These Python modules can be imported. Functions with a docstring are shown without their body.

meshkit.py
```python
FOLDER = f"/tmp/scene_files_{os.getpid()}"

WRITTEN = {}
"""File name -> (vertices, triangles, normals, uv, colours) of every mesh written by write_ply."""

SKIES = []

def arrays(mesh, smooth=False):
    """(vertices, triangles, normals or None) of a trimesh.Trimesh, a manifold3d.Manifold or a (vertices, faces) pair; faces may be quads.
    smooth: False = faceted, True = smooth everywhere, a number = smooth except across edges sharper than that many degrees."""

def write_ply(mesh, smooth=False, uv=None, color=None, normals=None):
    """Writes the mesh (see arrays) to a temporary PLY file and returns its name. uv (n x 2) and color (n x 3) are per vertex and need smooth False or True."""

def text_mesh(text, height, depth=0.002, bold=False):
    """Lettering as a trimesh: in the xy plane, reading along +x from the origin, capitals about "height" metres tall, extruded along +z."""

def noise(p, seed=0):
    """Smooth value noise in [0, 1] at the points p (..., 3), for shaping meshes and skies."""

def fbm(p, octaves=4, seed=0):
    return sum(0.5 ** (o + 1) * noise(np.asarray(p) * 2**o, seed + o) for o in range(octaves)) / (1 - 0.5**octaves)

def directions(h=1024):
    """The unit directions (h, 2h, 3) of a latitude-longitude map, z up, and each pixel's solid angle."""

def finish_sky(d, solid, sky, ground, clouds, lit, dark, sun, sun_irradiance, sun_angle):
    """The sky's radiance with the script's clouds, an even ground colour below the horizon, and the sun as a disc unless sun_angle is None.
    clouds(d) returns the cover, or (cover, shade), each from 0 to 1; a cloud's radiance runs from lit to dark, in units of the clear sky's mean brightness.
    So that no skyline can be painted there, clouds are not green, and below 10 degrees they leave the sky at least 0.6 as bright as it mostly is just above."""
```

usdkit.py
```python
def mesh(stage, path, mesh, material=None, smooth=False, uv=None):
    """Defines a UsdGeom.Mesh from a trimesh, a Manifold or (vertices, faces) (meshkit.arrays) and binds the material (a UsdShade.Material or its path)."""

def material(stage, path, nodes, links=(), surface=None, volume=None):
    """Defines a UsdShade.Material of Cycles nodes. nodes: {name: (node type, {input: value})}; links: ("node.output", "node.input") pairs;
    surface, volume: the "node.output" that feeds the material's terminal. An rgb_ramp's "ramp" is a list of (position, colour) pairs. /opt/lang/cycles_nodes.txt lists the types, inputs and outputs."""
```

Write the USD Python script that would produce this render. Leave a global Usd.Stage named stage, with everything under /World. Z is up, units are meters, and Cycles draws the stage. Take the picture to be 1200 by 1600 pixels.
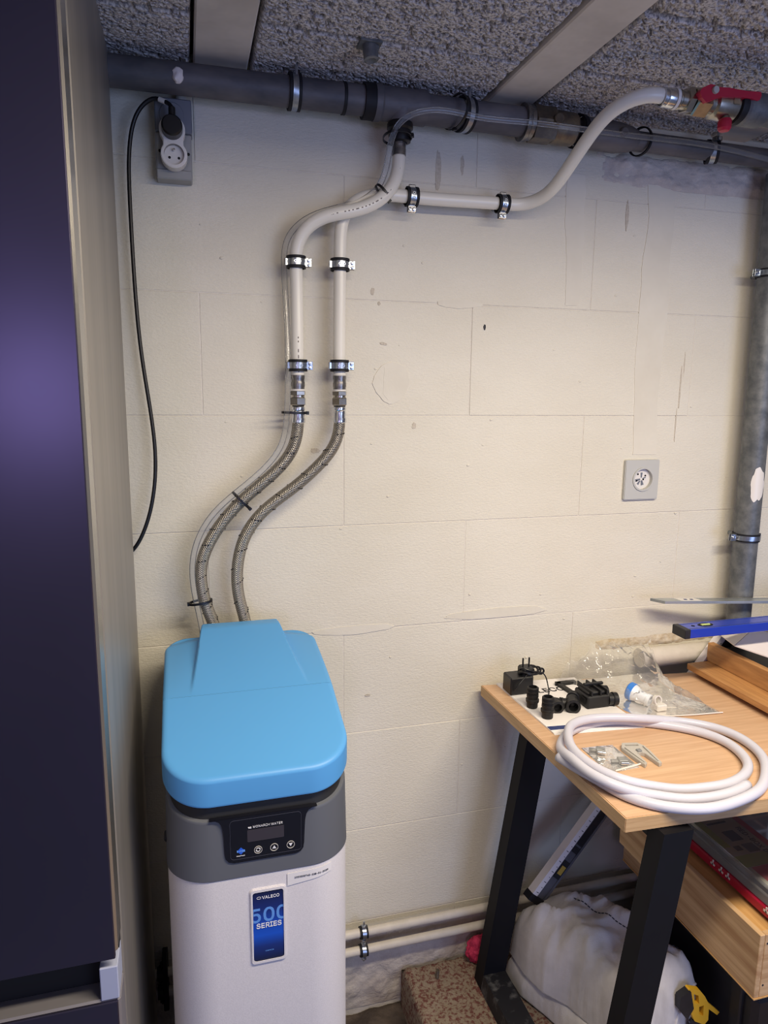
import math, random
import numpy as np, trimesh, manifold3d
from shapely.geometry import Polygon, Point, box as sbox
from shapely.ops import unary_union
from scipy.interpolate import CubicSpline
from pxr import Usd, UsdGeom, UsdLux, UsdShade, Sdf, Gf
import usdkit, meshkit

stage = Usd.Stage.CreateInMemory()
UsdGeom.SetStageUpAxis(stage, 'Z'); UsdGeom.SetStageMetersPerUnit(stage, 1.0)
UsdGeom.Xform.Define(stage, '/World'); UsdGeom.Scope.Define(stage, '/World/Looks')
random.seed(4); RNG = np.random.default_rng(4)

# ------------------------------------------------------------------ camera
CAM = UsdGeom.Camera.Define(stage, '/World/camera')
CAM.CreateHorizontalApertureAttr(36.0); CAM.CreateVerticalApertureAttr(48.0)
CAM.CreateFocalLengthAttr(36.0 * 1094.13 / 1200)
CAM.CreateClippingRangeAttr(Gf.Vec2f(0.05, 60))
CAM.CreateExposureAttr(0.0)
def _axes(yaw, pitch, roll):
    from scipy.spatial.transform import Rotation as Ro
    return Ro.from_euler('YXZ', [yaw, pitch, roll], degrees=True).as_matrix() @ np.array([[1, 0, 0], [0, 0, -1], [0, 1, 0]], float)
A = _axes(-15.85603894, 9.49578397, -2.08757743)          # rows: right, down, forward
CAM.AddTransformOp().Set(Gf.Matrix4d(*A[0], 0, *(-A[1]), 0, *(-A[2]), 0, 0, -1.53, 1.584, 1))

# ------------------------------------------------------------------ lights
def rect_light(name, loc, rot, w, h, intensity, color, spread=None):
    L = UsdLux.RectLight.Define(stage, '/World/' + name)
    L.CreateWidthAttr(w); L.CreateHeightAttr(h); L.CreateIntensityAttr(intensity); L.CreateColorAttr(Gf.Vec3f(*color))
    L.AddTranslateOp().Set(Gf.Vec3d(*loc)); L.AddRotateXYZOp().Set(Gf.Vec3f(*rot))
rect_light('ceiling_lamp_light', (0.82, -1.15, 2.09), (0, 0, 0), 1.3, 0.14, 69.0, (1.0, 0.87, 0.67))
rect_light('doorway_daylight', (1.95, -4.10, 1.00), (90, 0, 0), 1.9, 1.8, 4.3, (0.44, 0.57, 1.0))
rect_light('small_window_daylight', (-0.78, -4.18, 1.58), (90, 0, 0), 0.26, 0.42, 24.0, (0.66, 0.54, 1.0))
DOME = UsdLux.DomeLight.Define(stage, '/World/sky_light'); DOME.CreateIntensityAttr(0.03); DOME.CreateColorAttr(Gf.Vec3f(0.7, 0.8, 1.0))

# ------------------------------------------------------------------ materials
def c(r, g=None, b=None):
    v = np.array([r, g, b] if g is not None else [r, r, r], float) / 255
    return tuple(np.where(v <= 0.04045, v / 12.92, ((v + 0.055) / 1.055) ** 2.4))
MATS = {}
def mat(name, c1, c2=None, scale=12.0, rough=0.5, metal=0.0, bump=0.0, bscale=150.0, bdist=0.002, detail=5.0, stretch=(1, 1, 1), spec=0.5, coat=0.0, contrast=(0.35, 0.65), space='geometry.position', **extra):
    n = {'p': ('principled_bsdf', {'base_color': c1, 'roughness': rough, 'metallic': metal, 'specular_ior_level': spec, 'coat_weight': coat, **extra})}
    l = []
    if c2 is not None or bump:
        kind, out = space.split('.')
        n['g'] = (kind, {}); n['m'] = ('mapping', {'scale': stretch}); l.append(('g.' + out, 'm.vector'))
    if c2 is not None:
        n['n'] = ('noise_texture', {'scale': scale, 'detail': detail, 'roughness': 0.6})
        n['r'] = ('rgb_ramp', {'ramp': [(contrast[0], c1), (contrast[1], c2)]})
        l += [('m.vector', 'n.vector'), ('n.fac', 'r.fac'), ('r.color', 'p.base_color')]
    if bump:
        n['bn'] = ('noise_texture', {'scale': bscale, 'detail': 3.0, 'roughness': 0.55})
        n['b'] = ('bump', {'strength': bump, 'distance': bdist})
        l += [('m.vector', 'bn.vector'), ('bn.fac', 'b.height'), ('b.normal', 'p.normal')]
    MATS[name] = usdkit.material(stage, '/World/Looks/' + name, n, l, surface='p.BSDF')
    return MATS[name]

mat('wall_paint', c(214, 208, 193), c(222, 217, 204), scale=3.0, rough=0.75, bump=0.55, bscale=210, bdist=0.0022, stretch=(0.6, 1, 1.15), spec=0.3)
mat('wall_joint', c(208, 202, 192), c(220, 214, 205), scale=30.0, rough=0.8, bump=0.6, bscale=90, bdist=0.003, spec=0.3)
mat('wall_filler', c(213, 207, 193), c(221, 216, 203), scale=6.0, rough=0.7, bump=0.25, bscale=60, bdist=0.002, spec=0.3)
mat('rough_plaster', c(206, 198, 190), c(190, 180, 172), scale=20.0, rough=0.85, bump=0.8, bscale=80, bdist=0.004, spec=0.2)
mat('stain', c(202, 193, 178), c(186, 176, 160), scale=220, rough=0.9, bump=0.6, bscale=200)
mat('ceiling_block', c(206, 202, 202), c(126, 122, 128), scale=190.0, rough=0.95, bump=0.3, bscale=420, bdist=0.002, spec=0.1, detail=2.0, contrast=(0.42, 0.66))
mat('beam_concrete', c(210, 203, 197), c(190, 183, 177), scale=9.0, rough=0.85, bump=0.3, bscale=60, bdist=0.002, spec=0.2)
mat('galvanised', c(122, 124, 126), c(88, 92, 96), scale=30.0, rough=0.5, metal=0.35, bump=0.15, bscale=90, spec=0.4)
mat('old_pipe', c(112, 108, 110), c(80, 80, 86), scale=16.0, rough=0.55, metal=0.2, bump=0.25, bscale=70, spec=0.4, stretch=(0.5, 1, 1))
mat('pipe_dust', c(150, 138, 128), rough=0.9, bump=0.5, bscale=120)
mat('brass_old', c(136, 124, 104), c(104, 96, 88), scale=40.0, rough=0.42, metal=0.7, bump=0.15, bscale=120)
mat('nickel', c(196, 190, 178), c(170, 164, 152), scale=50.0, rough=0.25, metal=1.0)
mat('chrome', c(214, 216, 220), rough=0.2, metal=1.0)
mat('zinc', c(192, 196, 204), c(160, 170, 182), scale=60.0, rough=0.3, metal=0.95)
mat('crimp', c(150, 146, 142), c(104, 104, 106), scale=60.0, rough=0.32, metal=0.85)
mat('white_pipe', c(226, 222, 212), rough=0.32, spec=0.5)
mat('print_grey', c(120, 112, 108), rough=0.6)
mat('rubber', c(24, 24, 30), rough=0.6, spec=0.35)
mat('black_plastic', c(16, 16, 20), rough=0.38, spec=0.5)
mat('matt_black', c(20, 20, 23), c(14, 14, 17), scale=40, rough=0.5, bump=0.1, bscale=200)
mat('cable', c(18, 18, 23), rough=0.4)
mat('grey_plastic', c(188, 188, 184), rough=0.4)
mat('box_grey', c(150, 150, 150), rough=0.5)
mat('box_grey_dark', c(112, 116, 126), rough=0.5)
mat('white_plastic', c(222, 218, 214), rough=0.35)
mat('hole_dark', c(14, 14, 18), rough=0.8)
mat('fridge_front', c(80, 76, 98), c(74, 71, 92), scale=2.0, rough=0.29, metal=0.8, bump=0.0)
mat('fridge_side', c(150, 145, 140), c(138, 134, 130), scale=2.5, rough=0.4, metal=0.45, stretch=(1, 8, 0.3))
mat('fridge_trim', c(196, 192, 184), rough=0.22, metal=0.9)
mat('fridge_cap', c(170, 176, 200), rough=0.4)
mat('fridge_lip', c(150, 146, 150), rough=0.35, metal=0.5)
mat('soft_blue', c(86, 158, 218), rough=0.42, spec=0.4, bump=0.06, bscale=900, bdist=0.0005)
mat('soft_grey', c(94, 97, 104), rough=0.5, spec=0.4, bump=0.06, bscale=800, bdist=0.0005)
mat('soft_band', c(40, 40, 41), rough=0.5, bump=0.05, bscale=400)
mat('soft_white', c(224, 220, 222), c(214, 210, 213), scale=500, rough=0.6, bump=0.14, bscale=420, bdist=0.001, spec=0.35)
mat('panel_gloss', c(14, 15, 26), rough=0.12, spec=0.5)
mat('panel_line', c(60, 62, 76), rough=0.4)
mat('screen', c(58, 54, 62), rough=0.18)
mat('print_white', c(226, 226, 230), rough=0.5)
mat('print_blue', c(40, 92, 214), rough=0.4)
mat('print_light_blue', c(96, 150, 226), rough=0.5)
mat('sticker', c(226, 223, 224), rough=0.5)
mat('print_black', c(34, 34, 40), rough=0.6)
mat('oak_top', c(212, 176, 142), c(196, 158, 124), scale=5.0, rough=0.42, bump=0.08, bscale=80, stretch=(1.3, 26, 1), detail=6)
mat('oak_edge', c(206, 172, 128), c(186, 150, 106), scale=7.0, rough=0.5, bump=0.1, bscale=80, stretch=(1.5, 1.5, 24), detail=6)
mat('black_metal', c(8, 8, 14), c(12, 12, 19), scale=8, rough=0.58, bump=0.04, bscale=300, spec=0.25)
mat('scuff_metal', c(22, 22, 28), c(96, 96, 96), scale=34, rough=0.6, bump=0.2, bscale=120, contrast=(0.52, 0.72))
mat('sack_cloth', c(206, 202, 202), c(194, 190, 190), scale=25, rough=0.85, bump=0.35, bscale=330, bdist=0.001, spec=0.2)
mat('stitch', c(44, 42, 50), rough=0.8)
mat('crate_wood', c(212, 178, 136), c(182, 142, 100), scale=3, rough=0.6, bump=0.10, bscale=60, stretch=(1.1, 12, 22), detail=6)
mat('crate_end', c(212, 178, 136), c(178, 138, 98), scale=3, rough=0.6, bump=0.10, bscale=60, stretch=(12, 1.1, 22), detail=6)
mat('crate_top', c(216, 172, 112), c(196, 150, 92), scale=5, rough=0.55, bump=0.1, bscale=90, stretch=(24, 1.6, 4), detail=6)
mat('board_wood', c(196, 146, 92), c(166, 118, 72), scale=6, rough=0.5, bump=0.1, bscale=90, stretch=(22, 1.4, 10), detail=6)
mat('red_plastic', c(176, 22, 56), rough=0.4)
mat('pink_net', c(214, 60, 100), c(180, 40, 80), scale=160, rough=0.8, bump=0.8, bscale=300)
mat('tool_black', c(24, 24, 30), c(32, 32, 38), scale=30, rough=0.5, bump=0.1, bscale=300)
mat('yellow_plastic', c(214, 166, 40), rough=0.45)
mat('yellow_red', c(150, 168, 64), rough=0.5)
mat('insert_grey', c(170, 170, 160), rough=0.5)
mat('insert_green', c(146, 168, 72), rough=0.5)
mat('aluminium', c(190, 196, 196), c(176, 182, 184), scale=14, rough=0.36, metal=0.75)
mat('white_scale', c(220, 214, 214), rough=0.5)
mat('level_grey', c(104, 104, 112), rough=0.45, metal=0.4)
mat('vial', c(180, 150, 70), rough=0.2)
mat('vial_green', c(176, 190, 120), rough=0.15)
mat('blue_level', c(28, 58, 176), rough=0.3, metal=0.1, coat=0.3)
mat('paper', c(236, 232, 232), rough=0.6)
mat('print_navy', c(44, 58, 110), rough=0.55)
mat('hose_white', c(202, 202, 216), rough=0.3, spec=0.5)
mat('grey_clip', c(128, 130, 132), rough=0.4)
mat('grey_light', c(182, 178, 172), rough=0.4)
mat('bottle_blue', c(60, 128, 214), rough=0.35)
mat('bottle_white', c(224, 228, 236), rough=0.35)
mat('white_board', c(226, 218, 216), rough=0.5)
mat('floor_front', c(122, 128, 142), c(108, 114, 128), scale=5, rough=0.85)
mat('floor_concrete', c(110, 98, 88), c(74, 66, 62), scale=9, rough=0.9, bump=0.9, bscale=45, bdist=0.006, spec=0.2, contrast=(0.4, 0.6))
mat('slab_paint', c(112, 70, 64), c(150, 136, 118), scale=120, rough=0.85, bump=0.8, bscale=110, bdist=0.004, spec=0.2, contrast=(0.40, 0.54), detail=9)
mat('room_wall', c(128, 130, 138), c(118, 120, 128), scale=2, rough=0.9)
mat('pipe_painted', c(214, 206, 194), c(204, 196, 184), scale=30, rough=0.5, bump=0.2, bscale=70)
mat('chipped', c(208, 198, 180), c(184, 166, 138), scale=70, rough=0.9, bump=0.6, bscale=120)

def film_mat(name, haze, tint=(0.96, 0.97, 0.98), rough=0.06, bump=0.5, bscale=40, ior=1.5):
    MATS[name] = usdkit.material(stage, '/World/Looks/' + name, {
        'g': ('geometry', {}), 'bn': ('noise_texture', {'scale': bscale, 'detail': 4.0}), 'b': ('bump', {'strength': bump, 'distance': 0.01}),
        't': ('transparent_bsdf', {'color': tint}), 'gl': ('glossy_bsdf', {'color': (1, 1, 1), 'roughness': rough}), 'd': ('diffuse_bsdf', {'color': (0.85, 0.87, 0.9)}),
        'f': ('fresnel', {'IOR': ior}), 'm1': ('mix_closure', {}), 'm2': ('mix_closure', {'fac': haze})},
        [('g.position', 'bn.vector'), ('bn.fac', 'b.height'), ('b.normal', 'gl.normal'), ('b.normal', 'f.normal'), ('f.fac', 'm1.fac'), ('t.BSDF', 'm1.closure1'), ('gl.BSDF', 'm1.closure2'),
         ('m1.closure', 'm2.closure1'), ('d.BSDF', 'm2.closure2')], surface='m2.closure')
film_mat('bag_film', 0.10, tint=(0.99, 0.99, 0.99), bump=0.5, bscale=22, rough=0.07, ior=1.38)
film_mat('clear_case', 0.10, bump=0.02, bscale=8)
film_mat('clear_tube', 0.05, tint=(0.97, 0.975, 0.98), bump=0.0, bscale=8, ior=1.3, rough=0.12)

# braided steel: two crossing families of wires from the tube's own (length, angle) coordinates
MATS['braid'] = usdkit.material(stage, '/World/Looks/braid', {
    'u': ('uvmap', {'attribute': 'st'}), 's': ('separate_xyz', {}),
    'a': ('math', {'math_type': 'add'}), 'd': ('math', {'math_type': 'subtract'}),
    'wa': ('math', {'math_type': 'sine'}), 'wd': ('math', {'math_type': 'sine'}), 'mx': ('math', {'math_type': 'maximum'}),
    'mr': ('map_range', {'from_min': -1.0, 'from_max': 1.0, 'to_min': 0.0, 'to_max': 1.0}),
    'r': ('rgb_ramp', {'ramp': [(0.0, c(84, 80, 76)), (0.55, c(140, 134, 126)), (1.0, c(186, 180, 170))]}),
    'b': ('bump', {'strength': 0.9, 'distance': 0.0012}),
    'p': ('principled_bsdf', {'metallic': 0.9, 'roughness': 0.36})},
    [('u.UV', 's.vector'), ('s.x', 'a.value1'), ('s.y', 'a.value2'), ('s.x', 'd.value1'), ('s.y', 'd.value2'),
     ('a.value', 'wa.value1'), ('d.value', 'wd.value1'), ('wa.value', 'mx.value1'), ('wd.value', 'mx.value2'), ('mx.value', 'mr.value'),
     ('mr.result', 'r.fac'), ('r.color', 'p.base_color'), ('mr.result', 'b.height'), ('b.normal', 'p.normal')], surface='p.BSDF')
# printed label: navy fading to a brighter blue band at two thirds of its height (a print)
MATS['label_blue'] = usdkit.material(stage, '/World/Looks/label_blue', {
    'g': ('geometry', {}), 's': ('separate_xyz', {}), 'm': ('map_range', {'from_min': 0.660, 'from_max': 0.785, 'to_min': 0.0, 'to_max': 1.0}),
    'r': ('rgb_ramp', {'ramp': [(0.0, c(14, 26, 66)), (0.2, c(20, 48, 124)), (0.36, c(20, 84, 200)), (0.52, c(18, 74, 184)), (0.72, c(20, 44, 120)), (1.0, c(16, 24, 62))]}),
    'p': ('principled_bsdf', {'roughness': 0.3})},
    [('g.position', 's.vector'), ('s.z', 'm.value'), ('m.result', 'r.fac'), ('r.color', 'p.base_color')], surface='p.BSDF')

# ------------------------------------------------------------------ prim helpers
USED = {}
def numbered(parent, name):
    k = (parent, name); n = USED.get(k, -1) + 1; USED[k] = n
    return f'{parent}/{name}' + (f'_{n:03d}' if n else '')
def _tag(prim, **kw):
    for k, v in kw.items():
        if v: prim.SetCustomDataByKey(k, v)
def verts(m):
    if hasattr(m, 'to_mesh'):
        q = m.to_mesh(); return np.array(q.vert_properties[:, :3], float), np.array(q.tri_verts)
    if isinstance(m, tuple): return np.asarray(m[0], float), np.asarray(m[1])
    return np.array(m.vertices, float), np.array(m.faces)
class Thing:
    def __init__(s, name, label=None, cat=None, loc=(0, 0, 0), group=None, kind=None):
        s.loc = np.array(loc, float); s.path = numbered('/World', name)
        x = UsdGeom.Xform.Define(stage, s.path); x.AddTranslateOp().Set(Gf.Vec3d(*map(float, loc)))
        _tag(x.GetPrim(), label=label, category=cat, group=group, kind=kind)
    def part(s, name, m, material, parent=None, smooth=30, label=None, uv=None, kind=None):
        v, f = verts(m); p = numbered(parent or s.path, name)
        if uv is None: k, f = np.unique(f, return_inverse=True); v, f = v[k], f.reshape(-1, 3)
        q = usdkit.mesh(stage, p, (v - s.loc, f), MATS[material], smooth=smooth, uv=uv)
        _tag(q.GetPrim(), label=label, kind=kind)
        return p
def solo(name, m, material, label, cat, group=None, smooth=30, kind=None, uv=None):
    v, f = verts(m); loc = np.array([(v[:, 0].min() + v[:, 0].max()) / 2, (v[:, 1].min() + v[:, 1].max()) / 2, v[:, 2].min()])
    p = numbered('/World', name)
    q = usdkit.mesh(stage, p, (v - loc, f), MATS[material], smooth=smooth, uv=uv)
    UsdGeom.Xformable(q.GetPrim()).AddTranslateOp().Set(Gf.Vec3d(*loc))
    _tag(q.GetPrim(), label=label, category=cat, group=group, kind=kind)

# ------------------------------------------------------------------ mesh helpers
cat_ = trimesh.util.concatenate
def bx(x0, x1, y0, y1, z0, z1, ch=0.0):
    x0, x1 = min(x0, x1), max(x0, x1); y0, y1 = min(y0, y1), max(y0, y1); z0, z1 = min(z0, z1), max(z0, z1)
    if not ch:
        m = trimesh.creation.box([x1 - x0, y1 - y0, z1 - z0]); m.apply_translation([(x0 + x1) / 2, (y0 + y1) / 2, (z0 + z1) / 2]); return m
    P = []
    for X, sx in ((x0, 1), (x1, -1)):
        for Y, sy in ((y0, 1), (y1, -1)):
            for Z, sz in ((z0, 1), (z1, -1)):
                P += [(X, Y + sy * ch, Z + sz * ch), (X + sx * ch, Y, Z + sz * ch), (X + sx * ch, Y + sy * ch, Z)]
    return trimesh.convex.convex_hull(np.array(P))
def frame(d, up=(0, 0, 1)):
    d = np.array(d, float); d /= np.linalg.norm(d); u = np.array(up, float)
    if abs(d @ u) > 0.95: u = np.array([1.0, 0, 0])
    a = np.cross(u, d); a /= np.linalg.norm(a); return a, np.cross(d, a), d
def lathe(prof, p, d, n=28):
    """prof: (radius, distance along d from p) pairs"""
    a, b, d = frame(d); p = np.array(p, float); t = np.linspace(0, 2 * np.pi, n, endpoint=False)
    ring = np.cos(t)[:, None] * a + np.sin(t)[:, None] * b
    V = np.concatenate([p + d * s + ring * max(r, 1e-6) for r, s in prof]); F = []
    for k in range(len(prof) - 1):
        for i in range(n):
            j = (i + 1) % n; q = k * n; F += [(q + i, q + j, q + n + j), (q + i, q + n + j, q + n + i)]
    return trimesh.Trimesh(V, F, process=True)
def rod(p, q, r, n=20, ch=0.0):
    p = np.array(p, float); q = np.array(q, float); L = np.linalg.norm(q - p)
    pr = [(0, 0), (r - ch, 0), (r, ch), (r, L - ch), (r - ch, L), (0, L)] if ch else [(0, 0), (r, 0), (r, L), (0, L)]
    return lathe(pr, p, q - p, n)
def ringm(p, d, ri, ro, h, n=32):
    """hollow ring centred at p"""
    return lathe([(ri, -h / 2), (ro, -h / 2), (ro, h / 2), (ri, h / 2), (ri, -h / 2)], p, d, n)
def hexnut(p, d, r, h, rot=0.0, ch=0.001):
    a, b, d = frame(d); p = np.array(p, float); V = []
    for s, k in ((0, r - ch), (ch, r), (h - ch, r), (h, r - ch)):
        for i in range(6):
            t = rot + i * math.pi / 3; V.append(p + d * s + k * (math.cos(t) * a + math.sin(t) * b))
    return trimesh.convex.convex_hull(np.array(V))
def resample(pts, step):
    P = np.array(pts, float); t = np.r_[0, np.cumsum(np.linalg.norm(np.diff(P, axis=0), axis=1))]
    n = max(2, int(t[-1] / step)); return CubicSpline(t, P)(np.linspace(0, t[-1], n + 1))
def sweep(P, r, n=16, closed=False, cap=True, uv=False, kl=1.0, ka=1.0):
    P = np.array(P, float); m = len(P)
    T = np.roll(P, -1, 0) - np.roll(P, 1, 0) if closed else np.gradient(P, axis=0)
    T /= np.linalg.norm(T, axis=1)[:, None]
    a, b, _ = frame(T[0], (0, 1, 0)); N = [-a if False else a]
    for k in range(1, m):
        v = N[-1] - T[k] * (N[-1] @ T[k]); N.append(v / np.linalg.norm(v))
    N = np.array(N)
    if closed:                                              # spread the leftover twist
        e = N[-1] - T[0] * (N[-1] @ T[0]); e /= np.linalg.norm(e); tw = math.atan2(np.cross(e, N[0]) @ T[0], e @ N[0])
        B = np.cross(T, N); w = (np.arange(m) / m * tw)[:, None]; N = np.cos(w) * N + np.sin(w) * B
    B = np.cross(T, N); R = np.broadcast_to(r, (m,)); nn = n + 1 if uv else n
    th = np.linspace(0, 2 * np.pi, nn) if uv else np.linspace(0, 2 * np.pi, n, endpoint=False)
    V = (P[:, None] + R[:, None, None] * (np.cos(th)[None, :, None] * N[:, None] + np.sin(th)[None, :, None] * B[:, None])).reshape(-1, 3); F = []
    for k in range(m if closed else m - 1):
        k2 = (k + 1) % m
        for i in range(n):
            j = i + 1 if uv else (i + 1) % n
            F += [(k * nn + i, k * nn + j, k2 * nn + j), (k * nn + i, k2 * nn + j, k2 * nn + i)]
    if cap and not closed:
        c0 = len(V); V = np.vstack([V, P[0], P[-1]])
        for i in range(n):
            j = i + 1 if uv else (i + 1) % n
            F += [(c0, j, i), (c0 + 1, (m - 1) * nn + i, (m - 1) * nn + j)]
    F = np.array(F)
    if uv:
        s = np.r_[0, np.cumsum(np.linalg.norm(np.diff(P, axis=0), axis=1))]
        U = np.stack(np.meshgrid(s * kl, th * ka, indexing='ij'), -1).reshape(-1, 2)
        if len(U) < len(V): U = np.vstack([U, U[:1], U[-1:]])
        return (V, F), U
    return V, F
def tube(pts, r, n=16, step=0.008): return sweep(resample(pts, step), r, n)
def extr(poly, depth, yf):
    """a polygon in (x, z) given thickness: front face at y = yf, back at yf + depth"""
    if not hasattr(poly, 'geom_type'): poly = Polygon(poly)
    ms = [trimesh.creation.extrude_polygon(g, depth, engine='earcut') for g in getattr(poly, 'geoms', [poly])]
    m = cat_(ms); v = m.vertices; m.vertices = np.c_[v[:, 0], yf + depth - v[:, 2], v[:, 1]]; return m
def slabz(poly, z0, z1):
    """a polygon in (x, y) given thickness in z"""
    if not hasattr(poly, 'geom_type'): poly = Polygon(poly)
    m = cat_([trimesh.creation.extrude_polygon(g, z1 - z0, engine='earcut') for g in getattr(poly, 'geoms', [poly])]); m.apply_translation([0, 0, z0]); return m
def text(t, x0, x1, bold=True, depth=0.0005):
    m = meshkit.text_mesh(t, 1.0, 0.1, bold); b = m.bounds; s = (x1 - x0) / (b[1][0] - b[0][0])
    v = m.vertices; m.vertices = np.c_[(v[:, 0] - b[0][0]) * s + x0, v[:, 1] * s, v[:, 2] / 0.1 * depth]; return m
def on_front(m, z, yf):
    v = m.vertices.copy(); d = v[:, 2].max(); m.vertices = np.c_[v[:, 0], yf + d - v[:, 2], v[:, 1] + z]; return m
def disc_front(x, z, r, depth, yf, n=28): return extr(Point(x, z).buffer(r, n // 4), depth, yf)
def grid(nu, nv):
    i = np.arange(nu * nv).reshape(nv, nu)
    a, b, cc, d = i[:-1, :-1].ravel(), i[:-1, 1:].ravel(), i[1:, 1:].ravel(), i[1:, :-1].ravel()
    return np.vstack([np.c_[a, b, cc], np.c_[a, cc, d]])
def loft(loops, cap0=True, cap1=True):
    L = [np.array(l, float) for l in loops]; n = len(L[0]); V = np.vstack(L); F = []
    for k in range(len(L) - 1):
        for i in range(n):
            j = (i + 1) % n; F += [(k * n + i, k * n + j, k * n + n + j), (k * n + i, k * n + n + j, k * n + n + i)]
    if cap0: V = np.vstack([V, L[0].mean(0)]); q = len(V) - 1; F += [(q, (i + 1) % n, i) for i in range(n)]
    if cap1: V = np.vstack([V, L[-1].mean(0)]); q = len(V) - 1; o = (len(L) - 1) * n; F += [(q, o + i, o + (i + 1) % n) for i in range(n)]
    return V, np.array(F)
def rr(x0, x1, y0, y1, rf, rb, n=14, step=0.012):
    """rounded rectangle seen from above, counter-clockwise; rf radius of the corners at y0 (front), rb at y1"""
    P = []
    for cx, cy, r, a0 in ((x1 - rf, y0 + rf, rf, -90), (x1 - rb, y1 - rb, rb, 0), (x0 + rb, y1 - rb, rb, 90), (x0 + rf, y0 + rf, rf, 180)):
        for k in range(n + 1):
            t = math.radians(a0 + 90 * k / n); P.append((cx + r * math.cos(t), cy + r * math.sin(t)))
    P = np.array(P); out = []                               # add points along the straight sides
    for k in range(len(P)):
        q = P[(k + 1) % len(P)]; L = np.linalg.norm(q - P[k]); m = max(1, int(L / step))
        for j in range(m): out.append(P[k] + (q - P[k]) * j / m)
    return np.array(out)

# ================================================================== THE SETTING
CEIL = 2.195
wall = Thing('wall_back', 'cream painted wall of large lightweight blocks', None, (0, 0, 0), kind='structure')
wall.part('backing', bx(-1.0, 3.2, 0.0012, 0.10, -0.05, 2.4), 'wall_joint')
ZJ = [0.012, 0.262, 0.518, 0.776, 1.034, 1.284, 1.532, 1.781, 2.031, 2.28]
for k in range(9):
    off = 0.034 if k % 2 == 0 else 0.336
    for q in range(-3, 6):
        x0, x1 = off + 0.6 * q + 0.0009, off + 0.6 * (q + 1) - 0.0009
        x0, x1 = max(x0, -0.99), min(x1, 3.19)
        if x1 - x0 < 0.05: continue
        pr = RNG.uniform(-0.0006, 0.0006)
        wall.part('block', bx(x0, x1, pr, 0.06, ZJ[k] + 0.0009, ZJ[k + 1] - 0.0009, 0.0009), 'wall_paint', smooth=False)
# filler: an irregular patch, the old cable chase above the outlet, smears along some joints
def blob(cx, cz, rx, rz, seed, n=40, rough=0.25):
    t = np.linspace(0, 2 * np.pi, n, endpoint=False); k = 1 + rough * (meshkit.fbm(np.c_[np.cos(t) * 1.5 + 7, np.sin(t) * 1.5 + 3, 0 * t], 3, seed) - 0.5) * 2
    return Polygon(np.c_[cx + rx * k * np.cos(t), cz + rz * k * np.sin(t)]).buffer(0)
def wavy_rect(x0, x1, z0, z1, amp, seed):
    n = max(6, int((z1 - z0) / 0.03)); zz = np.linspace(z0, z1, n); a = (meshkit.fbm(np.c_[zz * 9, 0 * zz + 1, 0 * zz], 3, seed) - .5) * 2 * amp; b = (meshkit.fbm(np.c_[zz * 9, 0 * zz + 9, 0 * zz], 3, seed) - .5) * 2 * amp
    return Polygon(np.vstack([np.c_[x0 + a, zz], np.c_[x1 + b, zz][::-1]])).buffer(0)
wall.part('filler_patch', extr(blob(0.447, 1.604, 0.042, 0.045, 5), 0.002, -0.0014), 'wall_filler', smooth=False, label='round patch of smooth filler')
wall.part('filler_patch', extr(Polygon([(0.428, 1.64), (0.446, 1.64), (0.447, 1.575), (0.437, 1.567), (0.426, 1.58)]), 0.002, -0.0018), 'wall_filler', smooth=False)
wall.part('filled_chase', extr(wavy_rect(1.075, 1.150, 1.435, 2.10, 0.012, 8), 0.002, -0.0013), 'wall_filler', smooth=False, label='smooth filled cable chase above the outlet')
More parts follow.
